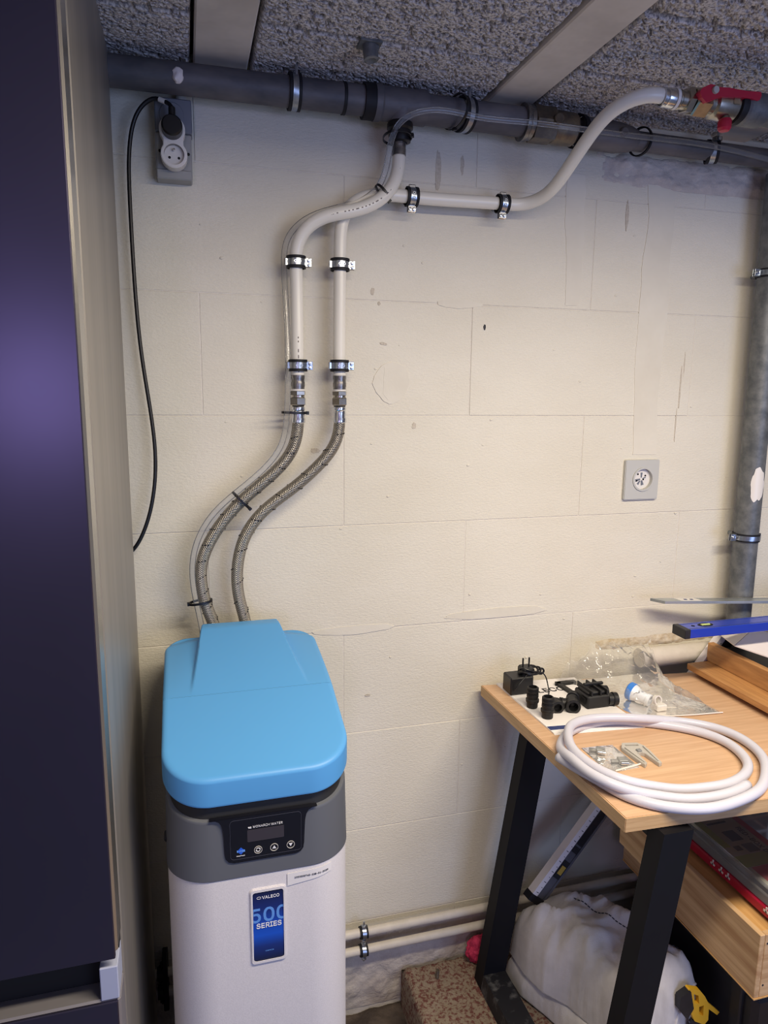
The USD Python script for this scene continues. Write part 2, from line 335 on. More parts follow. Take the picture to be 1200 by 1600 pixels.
wall.part('filled_chase', extr(wavy_rect(0.86, 0.905, 1.79, 2.08, 0.01, 3), 0.002, -0.001), 'wall_filler', smooth=False)
wall.part('filler_patch', extr(blob(0.60, 1.782, 0.055, 0.010, 12), 0.002, -0.0012), 'wall_filler', smooth=False)
wall.part('filler_patch', extr(blob(0.36, 1.035, 0.10, 0.010, 14), 0.002, -0.0014), 'wall_filler', smooth=False)
wall.part('filler_patch', extr(blob(0.72, 1.048, 0.13, 0.012, 15), 0.002, -0.0015), 'wall_filler', smooth=False)
wall.part('chip', extr(blob(0.6655, 1.733, 0.003, 0.006, 2), 0.0012, -0.0012), 'print_black', smooth=False, label='small dark chip in the paint')
for q, (x, z, w, h) in enumerate([(1.205, 1.60, 0.002, 0.05), (1.20, 1.51, 0.0015, 0.04), (1.212, 1.66, 0.0012, 0.03), (0.545, 2.06, 0.006, 0.04), (0.60, 2.075, 0.004, 0.02), (1.02, 2.0, 0.004, 0.03), (0.40, 1.80, 0.005, 0.008), (0.415, 1.775, 0.003, 0.004), (0.425, 1.69, 0.008, 0.003), (0.50, 1.51, 0.005, 0.007), (0.272, 1.455, 0.010, 0.006), (0.395, 0.868, 0.006, 0.003)]):
    wall.part('scuff', extr(blob(x, z, w, h, 20 + q, rough=0.5), 0.0009, -0.0011), 'stain', smooth=False)
for q in range(46):                                        # small lumps of paint
    x, z = RNG.uniform(-0.08, 1.35), RNG.uniform(0.55, 2.0); r = RNG.uniform(0.0012, 0.0032)
    s = trimesh.creation.icosphere(1, r); s.vertices *= [1.3, 0.5, 0.9]; s.apply_translation([x, -0.0004, z]); wall.part('paint_lump', s, 'wall_paint')
def lumpy(x0, x1, z0, z1, amp, base, seed, sc=28, nx=120, nz=40, edge=0.25):
    X, Z = np.meshgrid(np.linspace(x0, x1, nx), np.linspace(z0, z1, nz)); p = np.stack([X * sc, Z * sc, 0 * X], -1)
    h = meshkit.fbm(p, 4, seed) * amp + base
    e = np.minimum.reduce([(X - x0) / ((x1 - x0) * edge * 0.3), (x1 - X) / ((x1 - x0) * edge * 0.3), (Z - z0) / ((z1 - z0) * edge), (z1 - Z) / ((z1 - z0) * edge)]); e = np.clip(e + (meshkit.fbm(p * 0.7, 3, seed + 9) - 0.5) * 1.2, 0, 1)
    h = h * e - 0.003 * (e < 0.02)
    return np.stack([X, -h, Z], -1).reshape(-1, 3), grid(nx, nz)
v, f = lumpy(-0.16, 0.78, 0.012, 0.225, 0.016, -0.003, 3, edge=0.2); wall.part('rough_plaster', (v, f), 'rough_plaster', smooth=True, label='lumpy plaster along the foot of the wall')
v, f = lumpy(0.93, 1.62, 2.065, 2.135, 0.015, -0.002, 6, sc=34, edge=0.3); wall.part('mortar', (v, f), 'rough_plaster', smooth=True, label='rough ridge of mortar under the ceiling pipe')
v, f = lumpy(0.99, 1.42, 0.923, 0.952, 0.009, -0.002, 8, sc=40, nx=110, nz=18, edge=0.35); wall.part('mortar', (v, f), 'chipped', smooth=True, label='dirty chipped mortar line above the painted pipe')

ceil = Thing('ceiling', 'ceiling of rough hollow blocks laid between concrete beams', None, (0, 0, CEIL), kind='structure')
for q in range(-2, 6):
    x0 = 0.037 + 0.6 * q
    ceil.part('beam', bx(x0, x0 + 0.100, -4.2, 0.02, CEIL - 0.003, CEIL + 0.16, 0.003), 'beam_concrete', smooth=False)
def rough_block(x0, x1, y0, y1, seed, RES):
    nx, ny = int((x1 - x0) / RES), int((y1 - y0) / RES)
    X, Y = np.meshgrid(np.linspace(x0, x1, nx), np.linspace(y0, y1, ny)); p = np.stack([X, Y, 0 * X], -1)
    n1 = meshkit.noise(p * 300, seed); n2 = meshkit.fbm(p * 150, 2, seed + 5)
    pit = np.clip((n1 - 0.70) * 6, 0, 1) * 0.006 + np.clip((n2 - 0.63) * 12, 0, 1) * 0.010 - (meshkit.fbm(p * 60, 3, seed + 11) - 0.5) * 0.0010
    e = np.minimum.reduce([X - x0, x1 - X, Y - y0, y1 - Y]); wob = 0.0005 + 0.009 * meshkit.fbm(p * 60, 2, seed + 21)
    pit = pit + np.clip(1 - e / wob, 0, 1) ** 1.5 * 0.010
    V = np.stack([X, Y, CEIL + pit], -1).reshape(-1, 3); F = grid(nx, ny)[:, ::-1]
    idx = np.arange(nx * ny).reshape(ny, nx); rim = np.r_[idx[0, :-1], idx[:-1, -1], idx[-1, :0:-1], idx[:0:-1, 0]]
    top = V[rim].copy(); top[:, 2] = CEIL + 0.06; o = len(V); V = np.vstack([V, top]); n = len(rim)
    F = np.vstack([F, [(rim[i], rim[(i + 1) % n], o + (i + 1) % n) for i in range(n)], [(rim[i], o + (i + 1) % n, o + i) for i in range(n)]])
    return V, F
ROWS = [0.0, -0.213, -0.430, -0.647, -0.864]
for q in range(-2, 4):
    a, b = 0.137 + 0.6 * q + 0.007, 0.637 + 0.6 * q - 0.006
    for k in range(4):
        if k > 2 and q < -1: continue
        v, f = rough_block(a, b, ROWS[k + 1] + 0.003, ROWS[k] - 0.003, 100 + 10 * q + k, 0.0019 if k < 2 and -1 <= q < 2 else 0.0032 if k < 3 else 0.008); ceil.part('hollow_block', (v, f), 'ceiling_block', smooth=True)
    ceil.part('hollow_block', bx(a, b, -4.2, ROWS[4] - 0.002, CEIL, CEIL + 0.06), 'ceiling_block', smooth=False)
ceil.part('topping', bx(-1.2, 3.3, -4.3, 0.1, CEIL + 0.03, CEIL + 0.2), 'hole_dark', smooth=False)

def ground(x0, x1, y0, y1, z, amp, sc, seed, n=0.012, skirt=0.2):
    nx, ny = int((x1 - x0) / n), int((y1 - y0) / n); X, Y = np.meshgrid(np.linspace(x0, x1, nx), np.linspace(y0, y1, ny)); p = np.stack([X * sc, Y * sc, 0 * X], -1)
    h = (meshkit.fbm(p, 4, seed) - 0.6) * amp; e = np.minimum.reduce([X - x0, x1 - X, Y - y0, y1 - Y]); h = h - np.clip(1 - e / (0.012 * (0.3 + meshkit.fbm(p * 1.7, 3, seed + 3))), 0, 1) ** 2 * 0.012
    V = np.stack([X, Y, z + h], -1).reshape(-1, 3); F = grid(nx, ny); idx = np.arange(nx * ny).reshape(ny, nx); rim = np.r_[idx[0, :-1], idx[:-1, -1], idx[-1, :0:-1], idx[:0:-1, 0]]
    lo = V[rim].copy(); lo[:, 2] = z - skirt; o = len(V); V = np.vstack([V, lo]); m = len(rim)
    F = np.vstack([F, [(rim[i], o + i, o + (i + 1) % m) for i in range(m)], [(rim[i], o + (i + 1) % m, rim[(i + 1) % m]) for i in range(m)]]); return V, F
flo = Thing('floor', 'rough chipped concrete floor with a raised red painted slab', None, (0, 0, 0), kind='structure')
v, f = ground(-1.0, 0.60, -0.85, 0.01, 0.0, 0.02, 22, 2); flo.part('screed', (v, f), 'floor_concrete', smooth=True)
flo.part('screed', bx(-1.2, 3.3, -4.3, -0.84, -0.1, -0.004), 'floor_front', smooth=False)
SLAB = 0.115
v, f = ground(0.487, 2.6, -1.0, -0.012, SLAB, 0.010, 45, 5, n=0.010, skirt=0.14); flo.part('slab', (v, f), 'slab_paint', smooth=True, label='raised slab with chipped brick red paint')
for nm, b in (('wall_left', (-1.15, -0.99, -4.3, 0.1)), ('wall_right', (3.18, 3.3, -4.3, 0.1))):
    t = Thing(nm, 'plain pale basement wall', None, (b[0], b[2], 0), kind='structure'); t.part('render', bx(*b, -0.1, 2.3), 'room_wall', smooth=False)
t = Thing('wall_front', 'basement wall behind the camera around a wide doorway', None, (0, -4.2, 0), kind='structure')
for b in ((-1.15, -0.96, 0, 2.3), (-0.60, 0.48, 0, 2.3), (-0.96, -0.60, 0, 1.33), (-0.96, -0.60, 1.91, 2.3), (2.92, 3.3, 0, 2.3), (0.48, 2.92, 2.02, 2.3)): t.part('render', bx(b[0], b[1], -4.3, -4.2, b[2], b[3]), 'room_wall', smooth=False)

# ================================================================== FRIDGE (left)
FX = -0.1120
fr = Thing('fridge', 'tall dark-fronted fridge freezer with steel grey sides at the left edge', 'fridge', (-0.42, -0.34, 0))
fr.part('cabinet', bx(-0.73, FX, -0.600, -0.066, 0.02, 2.185, 0.004), 'fridge_side', label='steel grey cabinet side')
fr.part('gasket', bx(-0.72, FX - 0.006, -0.607, -0.598, 0.06, 2.17), 'rubber')
d = fr.part('upper_door', bx(-0.73, FX, -0.655, -0.606, 0.849, 2.185, 0.005), 'fridge_trim', label='metal door rim')
fr.part('door_panel', bx(-0.73, FX - 0.0032, -0.6575, -0.650, 0.845, 2.185, 0.0012), 'fridge_front', parent=d, label='dark door skin')
d = fr.part('freezer_drawer', bx(-0.73, FX, -0.655, -0.606, 0.06, 0.784, 0.004), 'fridge_lip', label='drawer body with pale top lip')
fr.part('drawer_panel', bx(-0.73, FX - 0.0032, -0.6575, -0.650, 0.06, 0.7815, 0.0012), 'fridge_front', parent=d, label='dark drawer skin')
fr.part('handle_recess', bx(-0.73, FX - 0.002, -0.622, -0.604, 0.784, 0.85), 'hole_dark', label='black grip recess above the drawer')
fr.part('recess_cap', bx(-0.1365, FX - 0.0015, -0.6545, -0.606, 0.783, 0.832, 0.0012), 'fridge_cap', label='pale blue-grey end cap of the grip recess')
fr.part('hinge_pin', rod((-0.128, -0.632, 0.832), (-0.128, -0.632, 0.851), 0.006, 16), 'chrome')
for x in (-0.68, -0.16):
    for y in (-0.55, -0.09): fr.part('foot', rod((x, y, 0), (x, y, 0.03), 0.02, 16), 'rubber')

# ================================================================== WATER SOFTENER
XC, HW, YF, YB = 0.094, 0.149, -0.500, -0.088
sf = Thing('water_softener', 'white domestic water softener with blue sloping lid and dark control panel', 'water softener', (XC, -0.3, 0))
plan = rr(XC - HW, XC + HW, YF, YB, 0.072, 0.045)
SL = 0.30
def lev(o, z, slope=0.0, plan0=None):
    P = rr(XC - HW - o, XC + HW + o, YF - o, YB + o, 0.072 + o, 0.045 + max(o, -0.03)) if plan0 is None else plan0
    return np.c_[P, z + slope * (P[:, 1] - YF)]
sf.part('cabinet', loft([lev(-0.004, 0.0), lev(0.001, 0.006), lev(0.0015, 0.40), lev(0.0005, 0.8155)]), 'soft_white', label='speckled white body')
sf.part('collar', loft([lev(0.0003, 0.8155), lev(0.0022, 0.8175), lev(-0.0005, 0.914, SL), lev(-0.0022, 0.9175, SL), lev(-0.008, 0.9180, SL)]), 'soft_grey', label='slate grey upper collar')
sf.part('neck_band', loft([lev(-0.007, 0.905, SL), lev(-0.0085, 0.952, SL)]), 'soft_band', label='black recess under the lid')
# lid: bevelled rim, then a top whose shoulders drop behind the hinge line on both sides of a flat wedge
def sm(x): x = np.clip(x, 0, 1); return x * x * (3 - 2 * x)
YCR = -0.312
def lid_h(x, y):
    b = 0.992 + SL * (y - YF)
    t = np.clip((y - YCR) / (YB - YCR), 0, 1)
    ctr = XC + 0.001 - 0.002 * t; hw = 0.103 - 0.027 * t
    drop = 0.031 * t ** 1.25
    s = sm((np.abs(x - ctr) - hw) / 0.0055)
    edge = sm((np.abs(x - ctr) - hw - 0.010) / 0.06) * 0.008 * t
    back = sm((y - (YB - 0.035)) / 0.045) * 0.010
    return b - drop * s - edge - back
rim = []
for o, dz in ((-0.004, 0.0), (0.0015, -0.0005), (0.003, 0.004), (0.003, 0.040)):
    P = rr(XC - HW - o, XC + HW + o, YF - o, YB + o, 0.072 + o, 0.045 + o, 20, 0.0035); lo = 0.946 + SL * (P[:, 1] - YF)
    hi = lid_h(P[:, 0], P[:, 1]); rim.append(np.c_[P, lo + dz if dz < 0.02 else np.maximum(hi - 0.0065, lo + 0.006)])
for o, dz in ((0.0022, -0.0038), (0.0002, -0.0016), (-0.0025, -0.0004), (-0.0055, 0.0)):
    P = rr(XC - HW - o, XC + HW + o, YF - o, YB + o, 0.072 + o, 0.045 + o, 20, 0.0035); rim.append(np.c_[P, np.maximum(lid_h(P[:, 0], P[:, 1]) + dz, 0.952 + SL * (P[:, 1] - YF))])
P0 = rim[-1][:, :2]; NR = 60
for k in range(1, NR + 1):
    w = 1 - k / NR; cx = np.full(len(P0), XC); cy = np.clip(P0[:, 1], YF + 0.15, YB - 0.15)
    Q = np.c_[cx + (P0[:, 0] - cx) * w, cy + (P0[:, 1] - cy) * w]; rim.append(np.c_[Q, lid_h(Q[:, 0], Q[:, 1])])
LM = trimesh.Trimesh(*loft(rim, True, True), process=True)
sf.part('lid_flap', LM.slice_plane([0, YCR - 0.00015, 0], [0, -1, 0]), 'soft_blue', smooth=28, label='sky blue front flap of the lid')
sf.part('rear_cover', LM.slice_plane([0, YCR + 0.00015, 0], [0, 1, 0]), 'soft_blue', smooth=28, label='sky blue rear cover with a raised wedge')
# control panel
PB = 0.8445
pan = [(0.012, 0.9225), (0.020, 0.9220), (0.0265, 0.9185), (0.0305, 0.912), (0.0325, 0.902), (0.0335, 0.886), (0.034, 0.862), (0.0355, 0.853), (0.040, 0.847), (0.048, PB), (0.146, PB), (0.154, 0.847), (0.1585, 0.853), (0.160, 0.862), (0.161, 0.886), (0.162, 0.902), (0.164, 0.912), (0.168, 0.9185), (0.1745, 0.9220), (0.182, 0.9225)]
cp = sf.part('control_panel', extr(pan, 0.010, YF - 0.0035), 'panel_gloss', label='glossy black control panel')
YP = YF - 0.0042
def rrect(x0, x1, z0, z1, r): return sbox(x0 + r, z0 + r, x1 - r, z1 - r).buffer(r, 5)
sf.part('panel_outline', extr(rrect(0.0425, 0.1555, 0.8505, 0.9185, 0.006).difference(rrect(0.0430, 0.1550, 0.8510, 0.918, 0.0055)), 0.001, YP), 'panel_line', parent=cp)
sf.part('screen', extr(rrect(0.0695, 0.1275, 0.878, 0.8985, 0.001), 0.001, YP), 'screen', parent=cp, label='dark grey display')
sf.part('lettering', on_front(text('MONARCH WATER', 0.0785, 0.1255, False), 0.9015, YP), 'print_white', parent=cp)
ic = unary_union([sbox(0.0713, 0.9032 , 0.0763, 0.9039), sbox(0.0718, 0.9012, 0.0732, 0.9032), sbox(0.0738, 0.9012, 0.0763, 0.9026)]).union(Point(0.0717, 0.9033).buffer(0.0009))
sf.part('emblem', extr(ic, 0.001, YP), 'print_white', parent=cp)
for x in (0.086, 0.1115, 0.138):
    b = sf.part('button', extr(Point(x, 0.862).buffer(0.0066, 8).difference(Point(x, 0.862).buffer(0.0056, 8)), 0.0012, YP - 0.0003), 'grey_light', parent=cp)
def arc(x, z, r, w, a0, a1): t = np.radians(np.linspace(a0, a1, 14)); return Polygon(np.vstack([np.c_[x + (r + w) * np.cos(t), z + (r + w) * np.sin(t)], np.c_[x + (r - w) * np.cos(t), z + (r - w) * np.sin(t)][::-1]]))
rot = unary_union([arc(0.086, 0.862, 0.0031, 0.0006, 20, 150), arc(0.086, 0.862, 0.0031, 0.0006, 200, 330), Polygon([(0.0875, 0.8630), (0.0900, 0.8640), (0.0895, 0.8612)]), Polygon([(0.0845, 0.861), (0.082, 0.860), (0.0825, 0.8628)])])
sf.part('symbol', extr(rot, 0.001, YP), 'print_white', parent=cp)
sf.part('symbol', extr([(0.1083, 0.8597), (0.1147, 0.8597), (0.1115, 0.8653)], 0.001, YP), 'print_white', parent=cp)
sf.part('symbol', extr([(0.1348, 0.8645), (0.1412, 0.8645), (0.138, 0.8590)], 0.001, YP), 'print_white', parent=cp)
sf.part('emblem', extr([(0.0590, 0.8585), (0.0653, 0.8645), (0.0590, 0.8705), (0.0527, 0.8645)], 0.001, YP), 'print_blue', parent=cp, label='blue diamond emblem')
sf.part('lettering', extr(unary_union([sbox(0.0525, 0.8629, 0.0545, 0.8661), sbox(0.0552, 0.8637, 0.0572, 0.8651), sbox(0.0578, 0.8629, 0.0596, 0.8661), sbox(0.0601, 0.8629, 0.0655, 0.8661)]), 0.0008, YP - 0.0004), 'print_light_blue', parent=cp)
sf.part('lettering', extr(unary_union([sbox(0.052 + 0.0017 * k, 0.8555, 0.0532 + 0.0017 * k, 0.8566) for k in range(8)]), 0.0008, YP), 'print_white', parent=cp)
# brand label in a raised frame
YL = YF - 0.0015
fo = rrect(0.0705, 0.1300, 0.6525, 0.7915, 0.007); fi = rrect(0.0755, 0.1250, 0.6590, 0.7850, 0.004)
fm = sf.part('label_frame', cat_([extr(fo.buffer(-0.0007 * k).difference(fi), 0.003, YL - 0.0007 * k) for k in range(4)]), 'soft_white', label='raised white frame')
YL2 = YL - 0.0008
lb = sf.part('brand_label', extr(fi, 0.002, YL2), 'label_blue', label='tall navy and blue printed label')
sf.part('lettering', on_front(text('VALECO', 0.0905, 0.1185), 0.7715, YL2 - 0.0004), 'print_white', parent=lb)
out = blob(0.0855, 0.7742, 0.0036, 0.0022, 4, rough=0.15); sf.part('emblem', extr(out.difference(out.buffer(-0.0005)), 0.001, YL2 - 0.0005), 'print_white', parent=lb)
t5 = text('500', 0.0715, 0.1315); t5 = on_front(t5, 0.7305, YL2 - 0.0003)
for s in (1, -1): t5 = t5.slice_plane([0.0760 if s > 0 else 0.1245, 0, 0], [s, 0, 0])
sf.part('lettering', t5, 'print_light_blue', parent=lb, label='large pale blue numerals')
sf.part('lettering', on_front(text('SERIES', 0.0805, 0.1215), 0.7190, YL2 - 0.0008), 'print_white', parent=lb)
sf.part('lettering', on_front(text('valeco.be', 0.0940, 0.1080, False), 0.6745, YL2 - 0.0004), 'print_light_blue', parent=lb)
# serial sticker
def wrap(m, off):
    v, f = verts(m); xr = XC + HW - 0.072; dx = np.clip(v[:, 0] - xr, 0, 0.07); r = 0.0728
    return np.c_[v[:, 0], v[:, 1] - YF + (YF + 0.072) - np.sqrt(r * r - dx * dx) - off, v[:, 2]], f
nx_ = 26; xs = np.linspace(0.132, 0.207, nx_); lo = np.interp(xs, (0.132, 0.207), (0.7865, 0.7950)); hi = np.interp(xs, (0.132, 0.207), (0.8085, 0.8100)); V = []
for y in (YF, YF + 0.0006): V += [(x, y, z) for x, z in zip(xs, lo)] + [(x, y, z) for x, z in zip(xs, hi)]
F = []
for k in range(nx_ - 1):
    a, b, cc, d = k, k + 1, nx_ + k + 1, nx_ + k; F += [(a, b, cc), (a, cc, d)] + [(q + 2 * nx_, p + 2 * nx_, o + 2 * nx_) for o, p, q in ((a, b, cc), (a, cc, d))]
    F += [(a, a + 2 * nx_, b), (b, a + 2 * nx_, b + 2 * nx_), (d, cc, d + 2 * nx_), (cc, cc + 2 * nx_, d + 2 * nx_)]
st = sf.part('serial_sticker', wrap((np.array(V), np.array(F)), 0.0010), 'sticker', label='white serial number sticker')
sf.part('lettering', wrap(on_front(text('1020000745-20B-01-003R', 0.1440, 0.2010, False), 0.7985, YF), 0.0016), 'print_black', parent=st)
sf.part('side_screw', rod((XC - HW - 0.004, -0.43, 0.862), (XC - HW + 0.01, -0.43, 0.862), 0.009, 16, 0.002), 'rubber')

# ================================================================== CLAMPS, TIES
def pipe_clamp(ctr, r, ori, label, name='pipe_clamp', group=None, ear=True, h=0.024, wallgap=None, two=True):
    cx, cy, cz = ctr
    def M(m):
        v, f = verts(m)
        if ori == 'v': w = v
        else: w = np.c_[v[:, 2], v[:, 1], -v[:, 0]]
        return w + np.array(ctr), f
    t = Thing(name, label, 'pipe clamp', (cx, cy, cz), group)
    Z = (0, 0, 1)
    t.part('rubber_lining', M(cat_([ringm((0, 0, 0), Z, r, r + 0.0035, h), ringm((0, 0, h / 2 - 0.0026), Z, r, r + 0.0066, 0.0052), ringm((0, 0, -h / 2 + 0.0026), Z, r, r + 0.0066, 0.0052)])), 'rubber')
    b = t.part('band', M(ringm((0, 0, 0), Z, r + 0.0032, r + 0.0052, h * 0.52)), 'zinc')
    for k in range(2): t.part('embossing', M(ringm((-0.004 + 0.009 * k, -(r + 0.0052), 0), (0, 1, 0), 0.0016, 0.0028, 0.0012, 14)), 'zinc', parent=b)
    R = r + 0.0045
    e = t.part('screw_flange', M(cat_([bx(R, R + 0.013, -0.0050, -0.0026, -h * 0.36, h * 0.36, 0.0006), bx(R, R + 0.013, 0.0026, 0.0050, -h * 0.36, h * 0.36, 0.0006)])), 'chrome')
    t.part('screw', M(cat_([rod((R + 0.0075, -0.0095, 0.004), (R + 0.0075, 0.009, 0.004), 0.0018, 12), lathe([(0, 0), (0.0034, 0.0005), (0.0038, 0.002), (0.0034, 0.0045), (0, 0.0045)], (R + 0.0075, -0.0095, 0.004), (0, 1, 0), 14)])), 'zinc', parent=e)
    t.part('screw', M(lathe([(0, 0), (0.003, 0.0005), (0.0034, 0.0015), (0.003, 0.0035), (0, 0.0035)], (R + 0.0075, -0.0085, -0.0045), (0, 1, 0), 14)), 'zinc', parent=e)
    t.part('hook_flange', M(bx(-R - 0.006, -R + 0.001, -0.005, 0.005, -h * 0.32, h * 0.32, 0.0015)), 'chrome')
    g = wallgap if wallgap is not None else -cy
    t.part('wall_stud', M(cat_([rod((0, r + 0.004, 0), (0, g + 0.004, 0), 0.004, 14), hexnut((0, r + 0.004, 0), (0, 1, 0), 0.0075, 0.008)])), 'zinc')
    return t
RP = 0.0132
PG = 'rubber-lined clamps on the white pipes'
pipe_clamp((0.2262, -0.05, 1.842), RP, 'v', 'upper rubber-lined clamp on the left white vertical pipe', group=PG)
pipe_clamp((0.3172, -0.05, 1.842), RP, 'v', 'upper rubber-lined clamp on the right white vertical pipe', group=PG)
pipe_clamp((0.2275, -0.05, 1.637), RP, 'v', 'lower rubber-lined clamp on the left white vertical pipe, above its metal fitting', group=PG)
pipe_clamp((0.3160, -0.05, 1.638), RP, 'v', 'lower rubber-lined clamp on the right white vertical pipe, above its metal fitting', group=PG)
pipe_clamp((0.470, -0.05, 1.9865), RP, 'h', 'rubber-lined clamp on the horizontal white pipe, left one beside the pipe crossing', group=PG)
pipe_clamp((0.676, -0.05, 1.9885), RP, 'h', 'rubber-lined clamp on the horizontal white pipe, right one before the upward bend', group=PG)

def hanger(x, y, z, r, label, skew=0.0):
    t = Thing('pipe_hanger', label, 'pipe hanger', (x, y, z), 'hangers of the ceiling pipe'); D = np.array((1, skew, 0.0))
    p = np.array((x, y, z))
    t.part('rubber_lining', cat_([ringm(p - D * 0.0085, D, r, r + 0.0055, 0.006), ringm(p + D * 0.0085, D, r, r + 0.0055, 0.006), ringm(p, D, r, r + 0.003, 0.018)]), 'rubber')
    t.part('band', ringm(p, D, r + 0.002, r + 0.005, 0.0115), 'zinc')
    zc = min(z + 0.006 + r * 0.75, CEIL - 0.03); yf = y - r * 0.72
    b = t.part('lug', bx(x - 0.009, x + 0.009, yf - 0.007, yf + 0.006, zc - 0.004, zc + 0.006, 0.001), 'crimp')
    t.part('screw', lathe([(0, 0), (0.0042, 0.0005), (0.0042, 0.004), (0, 0.004)], (x, yf - 0.010, zc + 0.001), (0, 1, 0), 14), 'zinc', parent=b)
    t.part('threaded_rod', rod((x + 0.002, yf - 0.001, zc), (x + 0.002, yf - 0.001, CEIL + 0.01), 0.003, 12), 'zinc')
hanger(0.224, -0.062, 2.1555, 0.028, 'rubber-lined hanger on the ceiling pipe, left of the tee')
hanger(0.578, -0.062, 2.1525, 0.029, 'rubber-lined hanger on the ceiling pipe, right of the tee, tied to the clear tube', 0.2)
hanger(1.193, -0.060, 2.140, 0.0205, 'rubber-lined hanger on the thin end of the ceiling pipe below the red-handled valve', -0.5)

def zip_tie(p, d, ra, rb, label, up=(0, 1, 0), head=0.0, group='black zip ties'):
    """loop round a bundle: d runs along the bundle, ra across it, rb towards 'up'"""
    d = np.array(d, float) / np.linalg.norm(d); u = np.array(up, float); u -= d * (u @ d); u /= np.linalg.norm(u); s = np.cross(u, d)
    th = np.linspace(0, 2 * np.pi, 44, endpoint=False); p = np.array(p, float)
    C = p + np.cos(th)[:, None] * s * ra + np.sin(th)[:, None] * u * rb; T = np.roll(C, -1, 0) - np.roll(C, 1, 0); T /= np.linalg.norm(T, axis=1)[:, None]; N = np.cross(T, d)
    Q = np.stack([C + N * 0.0009 + d * 0.0024, C + N * 0.0009 - d * 0.0024, C - N * 0.0009 - d * 0.0024, C - N * 0.0009 + d * 0.0024], 1).reshape(-1, 3); F = []
    m = len(C)
    for k in range(m):
        k2 = (k + 1) % m
        for i in range(4): j = (i + 1) % 4; F += [(4 * k + i, 4 * k + j, 4 * k2 + j), (4 * k + i, 4 * k2 + j, 4 * k2 + i)]
    t = Thing('zip_tie', label, 'zip tie', tuple(p), group)
    t.part('strap', (Q, np.array(F)), 'black_plastic')
    hp = p + math.cos(head) * s * (ra + 0.001) + math.sin(head) * u * (rb + 0.001); hd = math.cos(head) * s + math.sin(head) * u
    a = np.cross(hd, d); V = [hp + sx * hd * 0.0028 + sy * a * 0.0042 + sz * d * 0.0034 for sx in (-1, 1) for sy in (-1, 1) for sz in (-1, 1)]
    t.part('head', trimesh.convex.convex_hull(np.array(V)), 'black_plastic')

# ================================================================== PIPES
YA, ZA = -0.062, 2.155
mp = Thing('ceiling_pipe', 'old grey metal water pipe with couplings and a tee running under the ceiling', 'pipe', (0.5, YA, ZA))
mp.part('pipe_length', lathe([(0.0, 0), (0.0272, 0), (0.0275, 0.45), (0.028, 0.905)], (-0.52, YA, 2.1515), (0.905, 0, 0.004), 36), 'old_pipe')
mp.part('pipe_length', rod((0.485, YA, ZA - 0.002), (0.735, YA, ZA - 0.003), 0.0290, 36), 'old_pipe')
mp.part('black_band', ringm((0.322, YA, ZA), (1, 0, 0), 0.0275, 0.0295, 0.006, 36), 'rubber')
mp.part('black_band', ringm((0.372, YA, ZA), (1, 0, 0), 0.0275, 0.0335, 0.022, 36), 'rubber')
tee = mp.part('tee', cat_([lathe([(0.028, 0), (0.0345, 0.0), (0.0345, 0.012), (0.032, 0.016), (0.032, 0.085), (0.0335, 0.088), (0.0335, 0.108), (0.028, 0.108)], (0.383, YA, ZA), (1, 0, 0), 36),
                           lathe([(0.030, 0), (0.027, 0.012), (0.0225, 0.022), (0.022, 0.030), (0.014, 0.030)], (0.439, YA, ZA - 0.012), (0, 0, -1), 32)]), 'old_pipe', label='grey tee with a downward branch')
mp.part('branch_nut', lathe([(0.014, 0), (0.0250, 0), (0.0265, 0.003), (0.0265, 0.012), (0.0225, 0.015), (0.0225, 0.018), (0.0235, 0.020), (0.0220, 0.036), (0.015, 0.038)], (0.439, YA, 2.122), (0, 0, -1), 32), 'black_plastic', parent=tee, label='black branch nut')
mp.part('union', cat_([lathe([(0.028, 0), (0.037, 0), (0.037, 0.008), (0.034, 0.011), (0.034, 0.02), (0.028, 0.02)], (0.708, YA, ZA - 0.003), (1, 0, 0), 32)]), 'crimp', label='steel union collar')
mp.part('valve_body', cat_([hexnut((0.730, YA, ZA - 0.004), (1, 0, 0), 0.037, 0.05), lathe([(0, 0), (0.031, 0), (0.034, 0.01), (0.033, 0.05), (0.029, 0.055), (0, 0.055)], (0.778, YA, ZA - 0.006), (1, 0, 0), 32), rod((0.775, YA - 0.03, ZA - 0.002), (0.775, YA - 0.044, ZA - 0.002), 0.011, 18, 0.002)]), 'brass_old', label='dull brass valve body')
mp.part('black_band', ringm((0.842, YA, ZA - 0.008), (1, 0.25, 0), 0.03, 0.0345, 0.012, 36), 'rubber')
mp.part('joint_body', cat_([lathe([(0, 0), (0.030, 0), (0.0315, 0.02), (0.0315, 0.09), (0.027, 0.12), (0.0205, 0.14), (0, 0.14)], (0.848, YA, ZA - 0.009), (1, 0, -0.02), 32), rod((0.935, YA - 0.028, ZA - 0.01), (0.935, YA - 0.040, ZA - 0.01), 0.009, 18, 0.002)]), 'old_pipe')
mp.part('black_band', ringm((1.0, YA, ZA - 0.013), (1, 0.35, 0), 0.0275, 0.0305, 0.006, 36), 'rubber')
mp.part('pipe_length', rod((0.98, YA, ZA - 0.013), (2.4, YA, ZA - 0.026), 0.0205, 32), 'old_pipe')
v, f = lumpy(-0.1, 0.20, 2.135, 2.160, 0.006, 0.0285, 31, sc=60, nx=100, nz=14); v = np.c_[v[:, 0], v[:, 1] + YA, v[:, 2] + 0.004]
s = trimesh.creation.icosphere(3, 0.013); s.vertices *= [0.8, 0.7, 1.1]; s.vertices += (meshkit.fbm(s.vertices * 150, 3, 3) - 0.5)[:, None] * 0.006; s.apply_translation([0.008, YA - 0.024, 2.150]); mp.part('sealant_lump', s, 'white_board', smooth=True)

